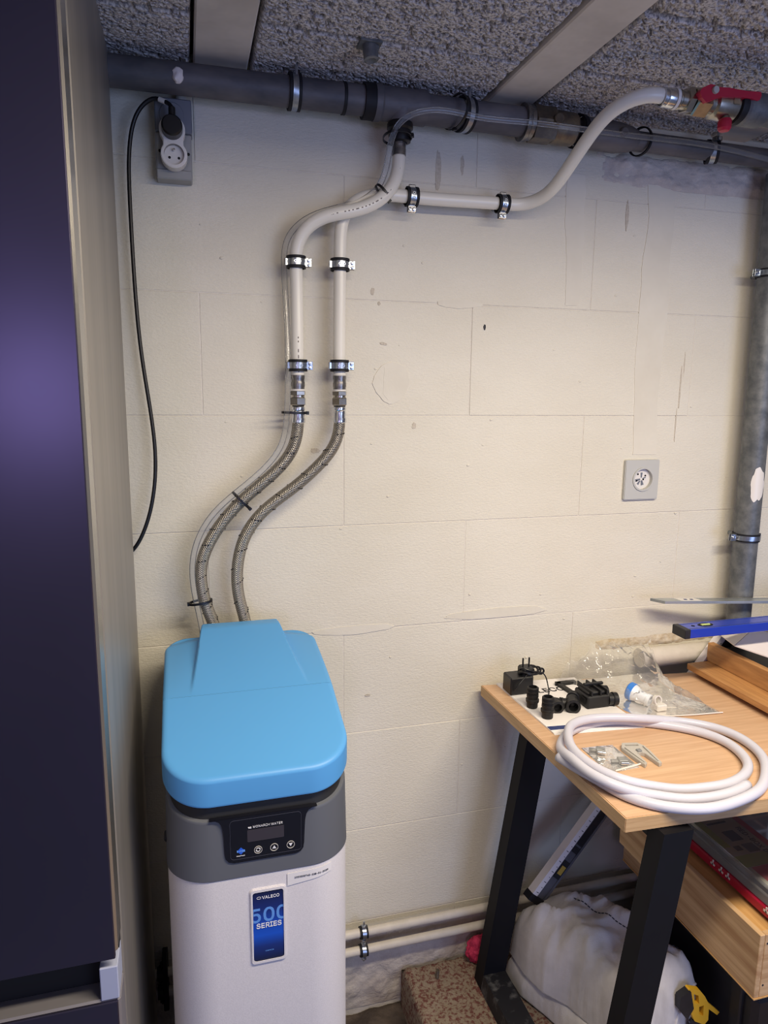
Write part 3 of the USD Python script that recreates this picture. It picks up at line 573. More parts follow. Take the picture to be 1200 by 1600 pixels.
PIPE1 = [(0.2275, -0.05, 1.615), (0.227, -0.05, 1.729), (0.226, -0.05, 1.83), (0.227, -0.055, 1.866), (0.243, -0.065, 1.902), (0.275, -0.075, 1.925), (0.321, -0.083, 1.938), (0.371, -0.083, 1.955), (0.410, -0.078, 1.984), (0.431, -0.068, 2.021), (0.4375, -0.062, 2.062)]
PIPE2 = [(0.316, -0.05, 1.615), (0.316, -0.05, 1.732), (0.317, -0.05, 1.834), (0.318, -0.05, 1.895), (0.328, -0.05, 1.942), (0.356, -0.05, 1.971), (0.410, -0.05, 1.986), (0.465, -0.05, 1.9865), (0.565, -0.05, 1.987), (0.684, -0.05, 1.989), (0.719, -0.055, 1.990), (0.747, -0.08, 1.997), (0.761, -0.125, 2.014), (0.769, -0.17, 2.044), (0.777, -0.22, 2.079), (0.791, -0.275, 2.109), (0.822, -0.31, 2.123), (0.866, -0.32, 2.125)]
def print_on(path, i0, i1, off, rad, nm):
    P = resample(path, 0.004); k0, k1 = int(len(P) * i0), int(len(P) * i1); ms = []; k = k0
    rs = np.random.default_rng(len(P))
    while k < k1 - 2:
        L = rs.integers(1, 3); a, b = P[k], P[k + L]; d = b - a; n = np.cross(d, (0, 1, 0)); n /= np.linalg.norm(n)
        o = n * off + np.array((0, -math.sqrt(max(rad ** 2 - off ** 2, 0)) - 0.0001, 0)); w = n * 0.0011; q = d * 0.82
        ms.append(trimesh.convex.convex_hull(np.array([a + o - w, a + o + w, a + o + q - w, a + o + q + w, a + o - w + (0, .0006, 0), a + o + w + (0, .0006, 0), a + o + q - w + (0, .0006, 0), a + o + q + w + (0, .0006, 0)]))); k += L + (1 if rs.random() < 0.75 else 3)
    return cat_(ms)
def fitting(t, x, z, y=-0.05):
    """press sleeve, collar and nuts at the foot of a white pipe, z = foot of the pipe"""
    D = (0, 0, -1)
    t.part('press_sleeve', lathe([(0.0135, 0), (0.0142, 0.0), (0.0142, 0.006), (0.0134, 0.008), (0.0134, 0.013), (0.0142, 0.015), (0.0142, 0.022), (0.0136, 0.024), (0.0136, 0.028), (0, 0.028)], (x, y, z), D, 28), 'crimp')
    t.part('gauge_ring', lathe([(0, 0), (0.0138, 0), (0.0138, 0.003), (0, 0.003)], (x, y, z - 0.0285), D, 28), 'white_plastic')
    t.part('hex_collar', hexnut((x, y, z - 0.032), D, 0.0165, 0.009, 0.3), 'nickel')
    t.part('threaded_neck', lathe([(0, 0), (0.0135, 0), (0.0135, 0.012), (0, 0.012)], (x, y, z - 0.041), D, 28), 'nickel')
p1 = Thing('white_pipe', 'white plastic water pipe from the ceiling tee, in front where the two white pipes cross', 'pipe', (0.2275, -0.05, 1.6), 'white plastic water pipes')
p1.part('pipe_run', tube(PIPE1, RP, 22, 0.006), 'white_pipe', smooth=True)
p1.part('printed_text', cat_([print_on(PIPE1, 0.02, 0.16, 0.0, RP, 0), print_on(PIPE1, 0.48, 0.97, -0.001, RP, 0)]), 'print_grey', label='faint printed marking')
fitting(p1, 0.2275, 1.617)
p1.part('press_sleeve', lathe([(0.0137, 0), (0.0142, 0), (0.0142, 0.012), (0.0135, 0.014), (0.0142, 0.018), (0.0142, 0.022)], (0.4375, -0.062, 2.060), (0, 0, 1), 28), 'crimp')
p1.part('gauge_ring', lathe([(0, 0), (0.0148, 0), (0.0148, 0.004), (0.0138, 0.006), (0.0138, 0.02), (0, 0.02)], (0.4378, -0.062, 2.081), (0, 0, 1), 28), 'crimp')
p2 = Thing('white_pipe', 'white plastic water pipe running along the wall and up to the red-handled valve', 'pipe', (0.316, -0.05, 1.6), 'white plastic water pipes')
p2.part('pipe_run', tube(PIPE2, RP, 22, 0.006), 'white_pipe', smooth=True)
fitting(p2, 0.316, 1.617)

def kinked(t, path, r, seed):
    P = resample(path, 0.004); (V, F), U = sweep(P, r, 24, uv=True, kl=2 * math.pi / 0.0042, ka=12.0)
    t.part('braided_sleeve', (V, F), 'braid', smooth=True, uv=U)
    s = np.r_[0, np.cumsum(np.linalg.norm(np.diff(P, axis=0), axis=1))]; T = np.gradient(P, axis=0); T /= np.linalg.norm(T, axis=1)[:, None]
    N = np.cross(T, (0, 1, 0)); N /= np.linalg.norm(N, axis=1)[:, None]; B = np.cross(T, N)
    ss = np.linspace(0.02, s[-1] - 0.01, 900); I = lambda M: np.stack([np.interp(ss, s, M[:, k]) for k in range(3)], 1)
    ph = ss * 2 * math.pi / 0.036 + seed; C = I(P) + (np.cos(ph)[:, None] * I(N) + np.sin(ph)[:, None] * I(B)) * (r + 0.0005)
    keep = (np.sin(ss * 2 * math.pi / 0.0028) > -0.3); runs = []; cur = []
    for k in range(len(ss)):
        if keep[k]: cur.append(C[k])
        else:
            if len(cur) > 2: runs.append(cur)
            cur = []
    t.part('tracer_thread', cat_([trimesh.Trimesh(*sweep(np.array(q), 0.0010, 5), process=False) for q in runs]), 'rubber', label='broken black tracer thread', kind='stuff')
HOSE1 = [(0.2272, -0.05, 1.527), (0.2255, -0.052, 1.508), (0.214, -0.066, 1.470), (0.184, -0.074, 1.429), (0.136, -0.074, 1.387), (0.087, -0.074, 1.343), (0.045, -0.074, 1.289), (0.021, -0.070, 1.232), (0.0205, -0.066, 1.170), (0.034, -0.062, 1.115), (0.052, -0.060, 1.060), (0.062, -0.066, 1.010), (0.066, -0.084, 0.985)]
HOSE2 = [(0.316, -0.05, 1.527), (0.3145, -0.052, 1.508), (0.302, -0.060, 1.472), (0.268, -0.064, 1.430), (0.208, -0.064, 1.379), (0.147, -0.064, 1.332), (0.110, -0.064, 1.281), (0.094, -0.062, 1.223), (0.094, -0.060, 1.157), (0.104, -0.060, 1.108), (0.114, -0.060, 1.050), (0.118, -0.066, 1.005), (0.118, -0.084, 0.985)]
for path, lab, sd, x in ((HOSE1, 'braided steel hose curving from the left white pipe, tied to the clear tube', 0.4, 0.2273), (HOSE2, 'braided steel hose curving from the right white pipe, without ties', 1.6, 0.316)):
    h = Thing('braided_hose', lab, 'hose', path[0], 'braided hoses to the softener')
    h.part('swivel_nut', hexnut((x, -0.05, 1.572), (0, 0, -1), 0.0172, 0.017, 0.25, 0.002), 'nickel')
    h.part('seal_ring', lathe([(0, 0), (0.0125, 0), (0.0125, 0.003), (0, 0.003)], (x, -0.05, 1.5555), (0, 0, -1), 24), 'rubber')
    h.part('crimp_ferrule', lathe([(0, 0), (0.013, 0), (0.0140, 0.001), (0.0140, 0.006), (0.0128, 0.008), (0.0134, 0.012), (0.0134, 0.022), (0.0145, 0.025), (0.0145, 0.032), (0.0125, 0.034)], (x, -0.05, 1.552), (0, 0, -1), 28), 'chrome')
    kinked(h, path, 0.0124, sd)
TUBE = [(0.018, -0.075, 1.03), (0.011, -0.068, 1.122), (0.001, -0.076, 1.201), (0.007, -0.082, 1.262), (0.039, -0.082, 1.327), (0.092, -0.082, 1.378), (0.157, -0.08, 1.433), (0.188, -0.075, 1.476), (0.201, -0.065, 1.534), (0.2065, -0.052, 1.612), (0.208, -0.035, 1.729), (0.2045, -0.030, 1.831), (0.212, -0.036, 1.890), (0.242, -0.044, 1.924), (0.329, -0.056, 1.958), (0.392, -0.066, 1.994), (0.408, -0.08, 2.04), (0.411, -0.092, 2.071), (0.423, -0.104, 2.103), (0.456, -0.106, 2.127), (0.514, -0.107, 2.1385), (0.583, -0.106, 2.135), (0.697, -0.106, 2.136), (0.819, -0.106, 2.136), (0.976, -0.102, 2.137), (1.147, -0.096, 2.139), (1.325, -0.09, 2.127), (1.7, -0.09, 2.118)]
TP = resample(TUBE, 0.008)
tb = Thing('clear_tube', 'clear plastic drain tube following the left hose, the white pipe and the ceiling pipe', 'tube', (0.2, -0.08, 1.5))
def hollow(P, ro, ri, n=14):
    a, fa = sweep(P, ro, n, cap=False); b, fb = sweep(P, ri, n, cap=False); return np.vstack([a, b]), np.vstack([fa, fb[:, ::-1] + len(a)])
tb.part('tube_wall', sweep(TP, 0.0060, 16), 'clear_tube', smooth=True)
# ties round tube and hose or pipe
zip_tie((0.2190, -0.052, 1.540), (0.02, 0, 1), 0.0265, 0.0165, 'black zip tie round the metal ferrule of the left hose', up=(0, -1, 0), head=math.pi)
zip_tie((0.103, -0.077, 1.3615), (0.72, 0, 0.69), 0.0245, 0.015, 'black zip tie round the left hose and clear tube halfway down', up=(0, -1, 0), head=math.pi)
zip_tie((0.0155, -0.068, 1.148), (-0.13, 0, 1), 0.0235, 0.0155, 'black zip tie round the left hose just above the blue lid', up=(0, -1, 0), head=0.0)
zip_tie((0.400, -0.076, 1.9825), (0.72, 0, 0.69), 0.0195, 0.0165, 'black zip tie round the white pipe at the pipe crossing', up=(0, -1, 0), head=math.pi)
zip_tie((0.4315, -0.070, 2.0915), (0.0, 0.06, 1), 0.0285, 0.036, 'black zip tie under the black branch nut of the ceiling tee', up=(0, -1, 0), head=math.pi - 0.5)

zip_tie((0.552, -0.076, 2.150), (1, 0.25, 0), 0.0315, 0.0445, 'black zip tie holding the clear tube to the ceiling pipe beside the hanger', up=(0, -1, 0), head=math.pi)
# valve at the end of white pipe 2
VY, VZ = -0.32, 2.124
vv = Thing('ball_valve', 'nickel ball valve with a red lever handle at the end of the white pipe', 'valve', (0.97, VY, VZ))
X1 = (1, 0, 0)
vv.part('press_sleeve', lathe([(0.0137, 0), (0.0168, 0), (0.0168, 0.007), (0.0155, 0.009), (0.0168, 0.012), (0.0168, 0.024), (0.0, 0.024)], (0.862, VY, VZ), X1, 28), 'chrome')
vv.part('gauge_ring', ringm((0.890, VY, VZ), X1, 0.0125, 0.0182, 0.006), 'white_plastic')
vv.part('threaded_nipple', cat_([lathe([(0, 0), (0.018, 0), (0.018, 0.004), (0.0165, 0.006), (0.0165, 0.02), (0, 0.02)], (0.894, VY, VZ), X1, 28)]), 'nickel')
vv.part('hex_nut', hexnut((0.912, VY, VZ), X1, 0.0225, 0.013, 0.2), 'nickel')
vv.part('valve_body', cat_([hexnut((0.926, VY, VZ), X1, 0.0265, 0.034, 0.4, 0.003), lathe([(0, 0), (0.021, 0), (0.0205, 0.012), (0.0255, 0.016), (0.0265, 0.03), (0.026, 0.06), (0.023, 0.066), (0, 0.066)], (0.958, VY, VZ), X1, 32), rod((0.985, VY, VZ + 0.018), (0.985, VY, VZ + 0.034), 0.008, 18), bx(1.0, 1.014, VY - 0.028, VY - 0.02, VZ - 0.006, VZ + 0.006, 0.001)]), 'nickel')
vv.part('black_ring', lathe([(0, 0), (0.029, 0), (0.0295, 0.003), (0.0295, 0.012), (0.027, 0.015), (0, 0.015)], (1.022, VY, VZ), X1, 32), 'rubber')
# red lever, seen from its broad front side
hpoly = [(0.92, 2.128), (0.925, 2.135), (0.941, 2.143), (0.95, 2.143), (0.956, 2.14), (0.983, 2.142), (1.005, 2.141), (1.026, 2.141), (1.054, 2.143), (1.056, 2.137), (1.053, 2.129), (1.048, 2.127), (1.036, 2.129), (1.019, 2.129), (0.998, 2.128), (0.976, 2.126), (0.964, 2.125), (0.952, 2.118), (0.935, 2.112), (0.926, 2.119)]
hd = vv.part('lever', extr(Polygon(hpoly).buffer(-0.002).buffer(0.002, 3), 0.012, VY - 0.032), 'red_plastic', label='red lever handle')
vv.part('pivot_screw', lathe([(0, 0), (0.006, 0.0), (0.0068, 0.002), (0.0068, 0.012), (0, 0.012)], (0.952, VY - 0.0365, 2.134), (0, 1, 0), 16), 'grey_light', parent=hd)
dc = vv.part('drain_cock', cat_([rod((0.999, VY - 0.006, VZ - 0.016), (0.999, VY - 0.008, VZ - 0.030), 0.0085, 18)]), 'brass_old')
vv.part('cap', lathe([(0, 0), (0.0105, 0), (0.0125, 0.004), (0.0125, 0.016), (0.009, 0.021), (0.004, 0.022), (0, 0.022)], (0.999, VY - 0.008, VZ - 0.026), (0, 0, -1), 12), 'red_plastic', parent=dc, label='red drain cap')
fp = Thing('supply_pipe', 'dark steel supply pipe running right from the red-handled valve', 'pipe', (1.4, VY, VZ))
fp.part('coupling', lathe([(0, 0), (0.027, 0), (0.030, 0.005), (0.030, 0.045), (0.0265, 0.05), (0, 0.05)], (1.0375, VY, VZ), X1, 32), 'galvanised')
fp.part('pipe_length', rod((1.08, VY, VZ), (2.6, VY, VZ - 0.01), 0.0255, 32), 'galvanised')
fp.part('support_strap', cat_([ringm((1.9, VY, VZ - 0.005), X1, 0.0255, 0.0275, 0.02), bx(1.89, 1.91, VY - 0.001, VY + 0.001, VZ + 0.02, CEIL + 0.002)]), 'zinc')

# vertical galvanised pipe on the right
vp = Thing('vertical_pipe', 'vertical galvanised steel pipe on the right side of the wall', 'pipe', (1.402, -0.06, 0.1))
vp.part('pipe_length', rod((1.404, -0.06, 0.12), (1.391, -0.06, 2.110), 0.0300, 36), 'galvanised')
s = blob(1.398, 1.362, 0.018, 0.046, 9, rough=0.4); V = np.array(s.exterior.coords)[:-1]
pv = Polygon(V); gx = trimesh.creation.extrude_polygon(pv, 0.001, engine='earcut'); gx = gx.subdivide().subdivide().subdivide()
vv_ = gx.vertices; ang = (vv_[:, 0] - 1.398) / 0.03; gx.vertices = np.c_[1.3965 + np.sin(ang - 0.15) * (0.0302 + vv_[:, 2]), -0.06 - np.cos(ang - 0.15) * (0.0302 + vv_[:, 2]), vv_[:, 1]]
vp.part('paint_splash', gx, 'white_plastic', smooth=True, label='white splash of paint')
def wall_clip(x, z, lab):
    t = Thing('pipe_clip', lab, 'pipe clamp', (x, -0.06, z), 'clamps of the vertical steel pipe'); Z = (0.0, 0, 1)
    t.part('rubber_lining', ringm((x, -0.06, z), Z, 0.0300, 0.0335, 0.02), 'rubber')
    t.part('band', ringm((x, -0.06, z), Z, 0.0330, 0.0350, 0.012), 'zinc')
    e = t.part('screw_flange', cat_([bx(x - 0.050, x - 0.033, -0.0645, -0.062, z - 0.009, z + 0.009, 0.0007), bx(x - 0.050, x - 0.033, -0.058, -0.0555, z - 0.009, z + 0.009, 0.0007)]), 'zinc')
    t.part('screw', cat_([lathe([(0, 0), (0.0042, 0.0005), (0.0042, 0.004), (0, 0.004)], (x - 0.043, -0.069, z), (0, 1, 0), 14), rod((x - 0.043, -0.066, z), (x - 0.043, -0.05, z), 0.002, 10)]), 'chrome', parent=e)
    t.part('hook_flange', bx(x + 0.033, x + 0.043, -0.066, -0.054, z - 0.008, z + 0.008, 0.001), 'zinc')
    t.part('wall_stud', rod((x, -0.03, z), (x, 0.003, z), 0.005, 12), 'zinc')
wall_clip(1.3925, 1.880, 'upper clamp on the vertical steel pipe, at the right edge')
wall_clip(1.3965, 1.222, 'lower clamp on the vertical steel pipe, above the bench')

# painted pipes
pp = Thing('painted_pipe', 'thick cream painted pipe along the wall just above the bench top', 'pipe', (1.2, -0.03, 0.895))
pp.part('pipe_length', lathe([(0, 0), (0.025, 0.0), (0.026, 0.003), (0.026, 2.0)], (1.125, -0.026, 0.902), (1, 0, -0.005), 32), 'pipe_painted')
for z, lab in ((0.258, 'upper of two thin cream pipes along the foot of the wall'), (0.208, 'lower of two thin cream pipes along the foot of the wall')):
    t = Thing('skirting_pipe', lab, 'pipe', (0.6, -0.035, z), 'thin pipes along the foot of the wall')
    t.part('pipe_length', rod((-0.7, -0.036, z), (2.4, -0.036, z + 0.006), 0.0105, 24), 'pipe_painted')
for x, lab in ((0.379, 'double clamp holding the two thin pipes right of the softener'), (-0.100, 'black double clamp holding the two thin pipes left of the softener')):
    t = Thing('double_clamp', lab, 'pipe clamp', (x, -0.036, 0.23), 'double clamps of the thin pipes')
    for z in (0.2595, 0.2095):
        t.part('rubber_lining', ringm((x, -0.036, z), X1, 0.0105, 0.0150, 0.020), 'rubber')
        t.part('band', ringm((x, -0.036, z), X1, 0.0145, 0.0165, 0.010), 'zinc' if x > 0 else 'rubber')
        [t.part('nut', hexnut((x, -0.040, z + o), (0, 0, 1), 0.0065, 0.006), 'zinc' if x > 0 else 'rubber') for o in (0.0165, -0.0225)]
    t.part('stud', rod((x, -0.040, 0.183), (x, -0.040, 0.292), 0.0026, 12), 'zinc' if x > 0 else 'rubber')
    if x < 0: t.part('bracket', bx(x + 0.002, x + 0.014, -0.052, -0.004, 0.170, 0.300, 0.002), 'rubber')

# ================================================================== ELECTRICS
sb = Thing('surface_socket_box', 'grey surface-mounted socket box under the ceiling pipe', 'socket box', (-0.003, 0, 2.05))
sb.part('upper_cover', bx(-0.037, 0.031, -0.0385, 0.001, 2.068, 2.128, 0.002), 'box_grey_dark', label='darker upper cover')
sb.part('round_outlet', lathe([(0, 0), (0.0215, 0), (0.0228, 0.001), (0.0228, 0.006), (0, 0.006)], (-0.006, -0.0405, 2.098), (0, 1, 0), 36), 'box_grey_dark', label='round outlet face')
sb.part('lower_box', bx(-0.038, 0.029, -0.034, 0.001, 1.990, 2.0685, 0.003), 'box_grey', label='pale lower box')
for x, z in ((-0.030, 2.034), (0.0225, 2.032)): sb.part('screw_hole', disc_front(x, z, 0.0028, 0.002, -0.0348, 14), 'hole_dark')
sb.part('foot_lip', bx(-0.0375, 0.0285, -0.037, 0.0005, 1.984, 2.002, 0.002), 'box_grey')
sb.part('conduit_elbow', tube([(0.013, -0.020, 2.125), (0.013, -0.021, 2.139), (0.012, -0.026, 2.152), (0.008, -0.03, 2.165)], 0.0105, 18, 0.004), 'grey_plastic', smooth=True)
ad = Thing('double_adapter', 'white two-way socket adapter plugged into the grey box', 'socket adapter', (-0.004, -0.05, 2.04))
shape = unary_union([Point(-0.006, 2.065).buffer(0.0235, 12), Point(-0.004, 2.021).buffer(0.0240, 12), sbox(-0.023, 2.03, 0.0135, 2.055)]).buffer(0.006).buffer(-0.006)
rings = [extr(shape, 0.022, -0.0605), extr(shape.buffer(-0.0015), 0.023, -0.0620)]
hole = Point(-0.004, 2.021).buffer(0.0185, 12)
ad.part('body', cat_([extr(shape, 0.014, -0.0525), extr(shape.difference(hole), 0.012, -0.0640), extr(shape.buffer(-0.0012).difference(hole), 0.012, -0.0652)]), 'white_plastic')
ad.part('recess_floor', disc_front(-0.004, 2.021, 0.0184, 0.004, -0.0545), 'white_plastic')
for x in (-0.0125, 0.0045): ad.part('pin_hole', disc_front(x, 2.0175, 0.0024, 0.001, -0.0550, 14), 'hole_dark')
ad.part('earth_pin', rod((-0.0042, -0.055, 2.0305), (-0.0042, -0.063, 2.0305), 0.0022, 12, 0.0008), 'chrome')
CABLE = [(-0.0045, -0.076, 2.083), (-0.0045, -0.0755, 2.094), (-0.008, -0.070, 2.104), (-0.020, -0.062, 2.1125), (-0.034, -0.056, 2.117), (-0.054, -0.050, 2.108), (-0.073, -0.043, 2.081), (-0.083, -0.037, 2.044), (-0.0885, -0.032, 1.956), (-0.088, -0.030, 1.828), (-0.080, -0.030, 1.646), (-0.067, -0.035, 1.526), (-0.063, -0.040, 1.449), (-0.073, -0.045, 1.358), (-0.091, -0.045, 1.300), (-0.113, -0.042, 1.262), (-0.150, -0.032, 1.235), (-0.21, -0.025, 1.22)]
pc = Thing('power_cable', 'black mains cable with plug hanging from the white adapter behind the fridge', 'cable', (-0.06, -0.05, 1.8))
pc.part('flex', tube(CABLE, 0.0038, 12, 0.006), 'cable', smooth=True)
pl = pc.part('plug', cat_([lathe([(0, 0), (0.0160, 0.0), (0.0188, 0.004), (0.0192, 0.026), (0, 0.026)], (-0.006, -0.0905, 2.0645), (0, 1, 0), 32), lathe([(0, 0), (0.0095, 0), (0.009, 0.006), (0.0065, 0.008), (0.0062, 0.024), (0.0045, 0.026), (0, 0.026)], (-0.005, -0.0775, 2.073), (0, 0, 1), 20)]), 'black_plastic')
pc.part('cable_label', lathe([(0.0039, 0), (0.0046, 0), (0.0046, 0.013), (0.0039, 0.013)], (-0.0160, -0.0655, 2.1100), (-0.013, 0.006, 0.006), 16), 'white_plastic', label='white sleeve on the cable')
ws = Thing('wall_outlet', 'square grey wall outlet on the blank part of the wall', 'wall outlet', (1.108, 0, 1.372))
OC = (1.106, 1.372)
fr_ = rrect(1.0570, 1.1555, 1.3215, 1.4225, 0.004)
hl = Point(1.109, 1.3735).buffer(0.0265, 14)
ws.part('cover_plate', cat_([extr(fr_.difference(hl), 0.0100, -0.0085), extr(fr_.buffer(-0.0016).difference(hl.buffer(0.0)), 0.004, -0.0098)]), 'grey_plastic')
ws.part('socket_rim', ringm((1.109, -0.0095, 1.3735), (0, 1, 0), 0.0262, 0.0305, 0.006, 44), 'grey_plastic')
ws.part('socket_floor', disc_front(1.109, 1.3735, 0.0264, 0.003, -0.0020), 'white_plastic')
for a, w, r0, r1 in ((90, 0.0030, 0.003, 0.016), (195, 0.0036, 0.003, 0.0175), (235, 0.003, 0.006, 0.017), (285, 0.0042, 0.004, 0.0165), (15, 0.0016, 0.004, 0.013)):
    ca, sa = math.cos(math.radians(a)), math.sin(math.radians(a)); q = [(1.109 + ca * r + sa * k * w, 1.3735 + sa * r - ca * k * w) for r, k in ((r0, -.5), (r1, -1), (r1, 1), (r0, .5))]
    ws.part('slot', extr(q, 0.001, -0.0026), 'box_grey_dark')
for x, z in ((1.0985, 1.3855), (1.096, 1.369), (1.115, 1.372), (1.1205, 1.3815)): ws.part('pin_hole', disc_front(x, z, 0.0022, 0.001, -0.0030, 12), 'hole_dark')
cb = Thing('ceiling_fixing', 'small galvanised bracket fixed to the ceiling block left of the wide beam', 'bracket', (0.341, -0.2, CEIL))
cb.part('base_plate', bx(0.318, 0.358, -0.222, -0.185, CEIL - 0.004, CEIL + 0.002, 0.0008), 'galvanised')
cb.part('socket', lathe([(0.006, 0), (0.0135, 0), (0.0135, 0.026), (0.0095, 0.028), (0.0, 0.02)], (0.338, -0.205, CEIL - 0.002), (0.1, -0.1, -1), 18), 'galvanised')
cb.part('nut', hexnut((0.345, -0.207, CEIL - 0.004), (0, 0, -1), 0.010, 0.009), 'galvanised')

# ================================================================== WORKBENCH
TZ = 0.872
TC = [(0.680, -0.022), (0.698, -0.594), (1.95, -0.650), (1.95, -0.154)]
wb = Thing('workbench', 'oak-topped workbench on slanted black steel legs at the right', 'table', (1.3, -0.32, SLAB))
top = Polygon(TC)
wb.part('tabletop', cat_([slabz(top.buffer(-0.0012), TZ - 0.027, TZ), slabz(top, TZ - 0.0262, TZ - 0.0012)]), 'oak_top', smooth=False, label='oak veneer top')
def edge_strip(a, b, out):
    a, b, out = np.array(a), np.array(b), np.array(out); q = [a, b, b + out, a + out]
    return slabz(Polygon([tuple(p) for p in q]).buffer(0), TZ - 0.0265, TZ - 0.0008)
wb.part('edge_band', edge_strip(TC[0], TC[1], (-0.0012, 0)), 'oak_edge', smooth=False)
wb.part('edge_band', edge_strip(TC[1], TC[2], (0, -0.0012)), 'oak_edge', smooth=False)
def legm(y0, y1, zt, zb, xt, xb, w):
    P = [(xt, y, zt) for y in (y0, y1)] + [(xt + w, y, zt) for y in (y0, y1)] + [(xb, y, zb) for y in (y0, y1)] + [(xb + w, y, zb) for y in (y0, y1)]
    return trimesh.convex.convex_hull(np.array(P))
ZB = SLAB + 0.002; LX = lambda z: 0.655 + 0.145 * (z - 0.11)
W_ = 0.060
for y0, y1 in ((-0.135, -0.095), (-0.615, -0.575)):
    wb.part('leg', legm(y0, y1, TZ - 0.029, ZB, LX(0.845), LX(ZB), W_), 'black_metal', smooth=False)
bb_ = legm(-0.575, -0.135, ZB + 0.04, ZB, LX(ZB + 0.04), LX(ZB), W_)
wb.part('foot_bar', bb_, 'scuff_metal', smooth=False, label='scuffed bottom bar')
wb.part('top_bar', legm(-0.575, -0.135, TZ - 0.029, TZ - 0.055, LX(0.843), LX(0.817), W_), 'black_metal', smooth=False)
for y0, y1 in ((-0.135, -0.095), (-0.615, -0.575)):
    wb.part('leg', legm(y0, y1, TZ - 0.029, ZB, 1.80, 1.90, W_), 'black_metal', smooth=False)
wb.part('foot_bar', legm(-0.575, -0.135, ZB + 0.04, ZB, 1.895, 1.90, W_), 'scuff_metal', smooth=False)
wb.part('rail', bx(0.80, 1.80, -0.13, -0.10, TZ - 0.07, TZ - 0.029), 'black_metal', smooth=False)

# ---- things on the bench
bk = Thing('booklet', 'white printed booklet lying under the black fittings', 'booklet', (0.83, -0.16, TZ))
BKP = Polygon([(0.717, -0.026), (0.926, -0.040), (0.936, -0.318), (0.727, -0.298)])
for k in range(3):
    e = 0.0008 * k
    bk.part('page', slabz(Polygon([(0.717 + e, -0.026), (0.926, -0.040 - e), (0.936 - e, -0.318 + 0.003 * k), (0.727, -0.300 + 0.003 * k)]), TZ + 0.0003 + 0.001 * k, TZ + 0.0011 + 0.001 * k), 'paper', smooth=False)
zp = TZ + 0.0031
bk.part('printed_band', slabz(Polygon([(0.7266, -0.266), (0.934, -0.284), (0.9345, -0.296), (0.727, -0.282)]), zp, zp + 0.0004), 'print_navy', smooth=False, label='navy printed band')
tx = text('VALECO', 0.755, 0.865); v = tx.vertices; tx.vertices = np.c_[v[:, 0], v[:, 1] - 0.105, v[:, 2] + zp]; bk.part('lettering', tx, 'print_black')
zb = zp
pa = Thing('power_supply', 'black plug-in power supply with coiled lead, pins pointing up', 'power supply', (0.755, -0.085, zb))
pa.part('body', bx(0.718, 0.778, -0.105, -0.060, zb, zb + 0.044, 0.003), 'black_plastic')
h2 = pa.part('plug_housing', bx(0.752, 0.782, -0.098, -0.066, zb + 0.036, zb + 0.062, 0.004), 'black_plastic')
for x in (0.759, 0.775): pa.part('pin', cat_([rod((x, -0.082, zb + 0.060), (x, -0.082, zb + 0.083), 0.0020, 10, 0.0007)]), 'black_plastic', parent=h2)
co = []
for q in range(4):
    th = np.linspace(0, 2 * np.pi, 26, endpoint=False); cx, cy, cz, ra, rb, tl = ((0.772, -0.086, zb + 0.050, 0.024, 0.016, 0.2), (0.774, -0.084, zb + 0.055, 0.023, 0.017, -0.1), (0.777, -0.088, zb + 0.047, 0.026, 0.015, 0.35), (0.766, -0.089, zb + 0.052, 0.018, 0.019, 0.1))[q]
    C = np.stack([cx + ra * np.cos(th), cy + rb * np.sin(th) * 0.9, cz + tl * 0.02 * np.cos(th) + 0.004 * np.sin(2 * th)], 1); V, F = sweep(C, 0.0023, 8, closed=True); co.append(trimesh.Trimesh(V, F, process=False))
pa.part('coiled_lead', cat_(co), 'cable', kind='stuff', label='tied bundle of thin black lead')
th = np.linspace(0, 2 * np.pi, 20, endpoint=False); C = np.stack([0.806 + 0.008 * np.cos(th), -0.085 + 0 * th, zb + 0.046 + 0.007 * np.sin(th)], 1); V, F = sweep(C, 0.0024, 8, closed=True); pa.part('strain_loop', (V, F), 'cable', smooth=True)
pa.part('lead', tube([(0.726, -0.108, zb + 0.014), (0.735, -0.112, zb + 0.030), (0.748, -0.108, zb + 0.040), (0.765, -0.100, zb + 0.050), (0.795, -0.090, zb + 0.048), (0.812, -0.090, zb + 0.040), (0.818, -0.100, zb + 0.018), (0.814, -0.115, zb + 0.0025), (0.80, -0.13, zb + 0.0025)], 0.0015, 8, 0.004), 'cable', smooth=True)
def barbed(x, y, lab):
    t = Thing('hose_adapter', lab, 'pipe fitting', (x, y, zb), 'black pipe fittings on the booklet')
    t.part('body', lathe([(0, 0), (0.0115, 0), (0.0125, 0.0015), (0.0125, 0.012), (0.0145, 0.0135), (0.0150, 0.016), (0.0150, 0.020), (0.0125, 0.0215), (0.0125, 0.025), (0.0135, 0.026), (0.0135, 0.031), (0.0118, 0.032), (0.0118, 0.035), (0.0134, 0.036), (0.0134, 0.0405), (0.0118, 0.0415), (0.0118, 0.044), (0.0132, 0.045), (0.0132, 0.0475), (0.0105, 0.0495), (0.0095, 0.0495), (0.0095, 0.02), (0, 0.02)], (x, y, zb), (0, 0, 1), 28), 'matt_black')
    for z in (0.0335, 0.043): t.part('seal_ring', ringm((x, y, zb + z), (0, 0, 1), 0.011, 0.0132, 0.0022, 28), 'rubber')
barbed(0.741, -0.170, 'black upright hose adapter, the left one nearest the power supply')
barbed(0.749, -0.226, 'black upright hose adapter, the front one of the two')
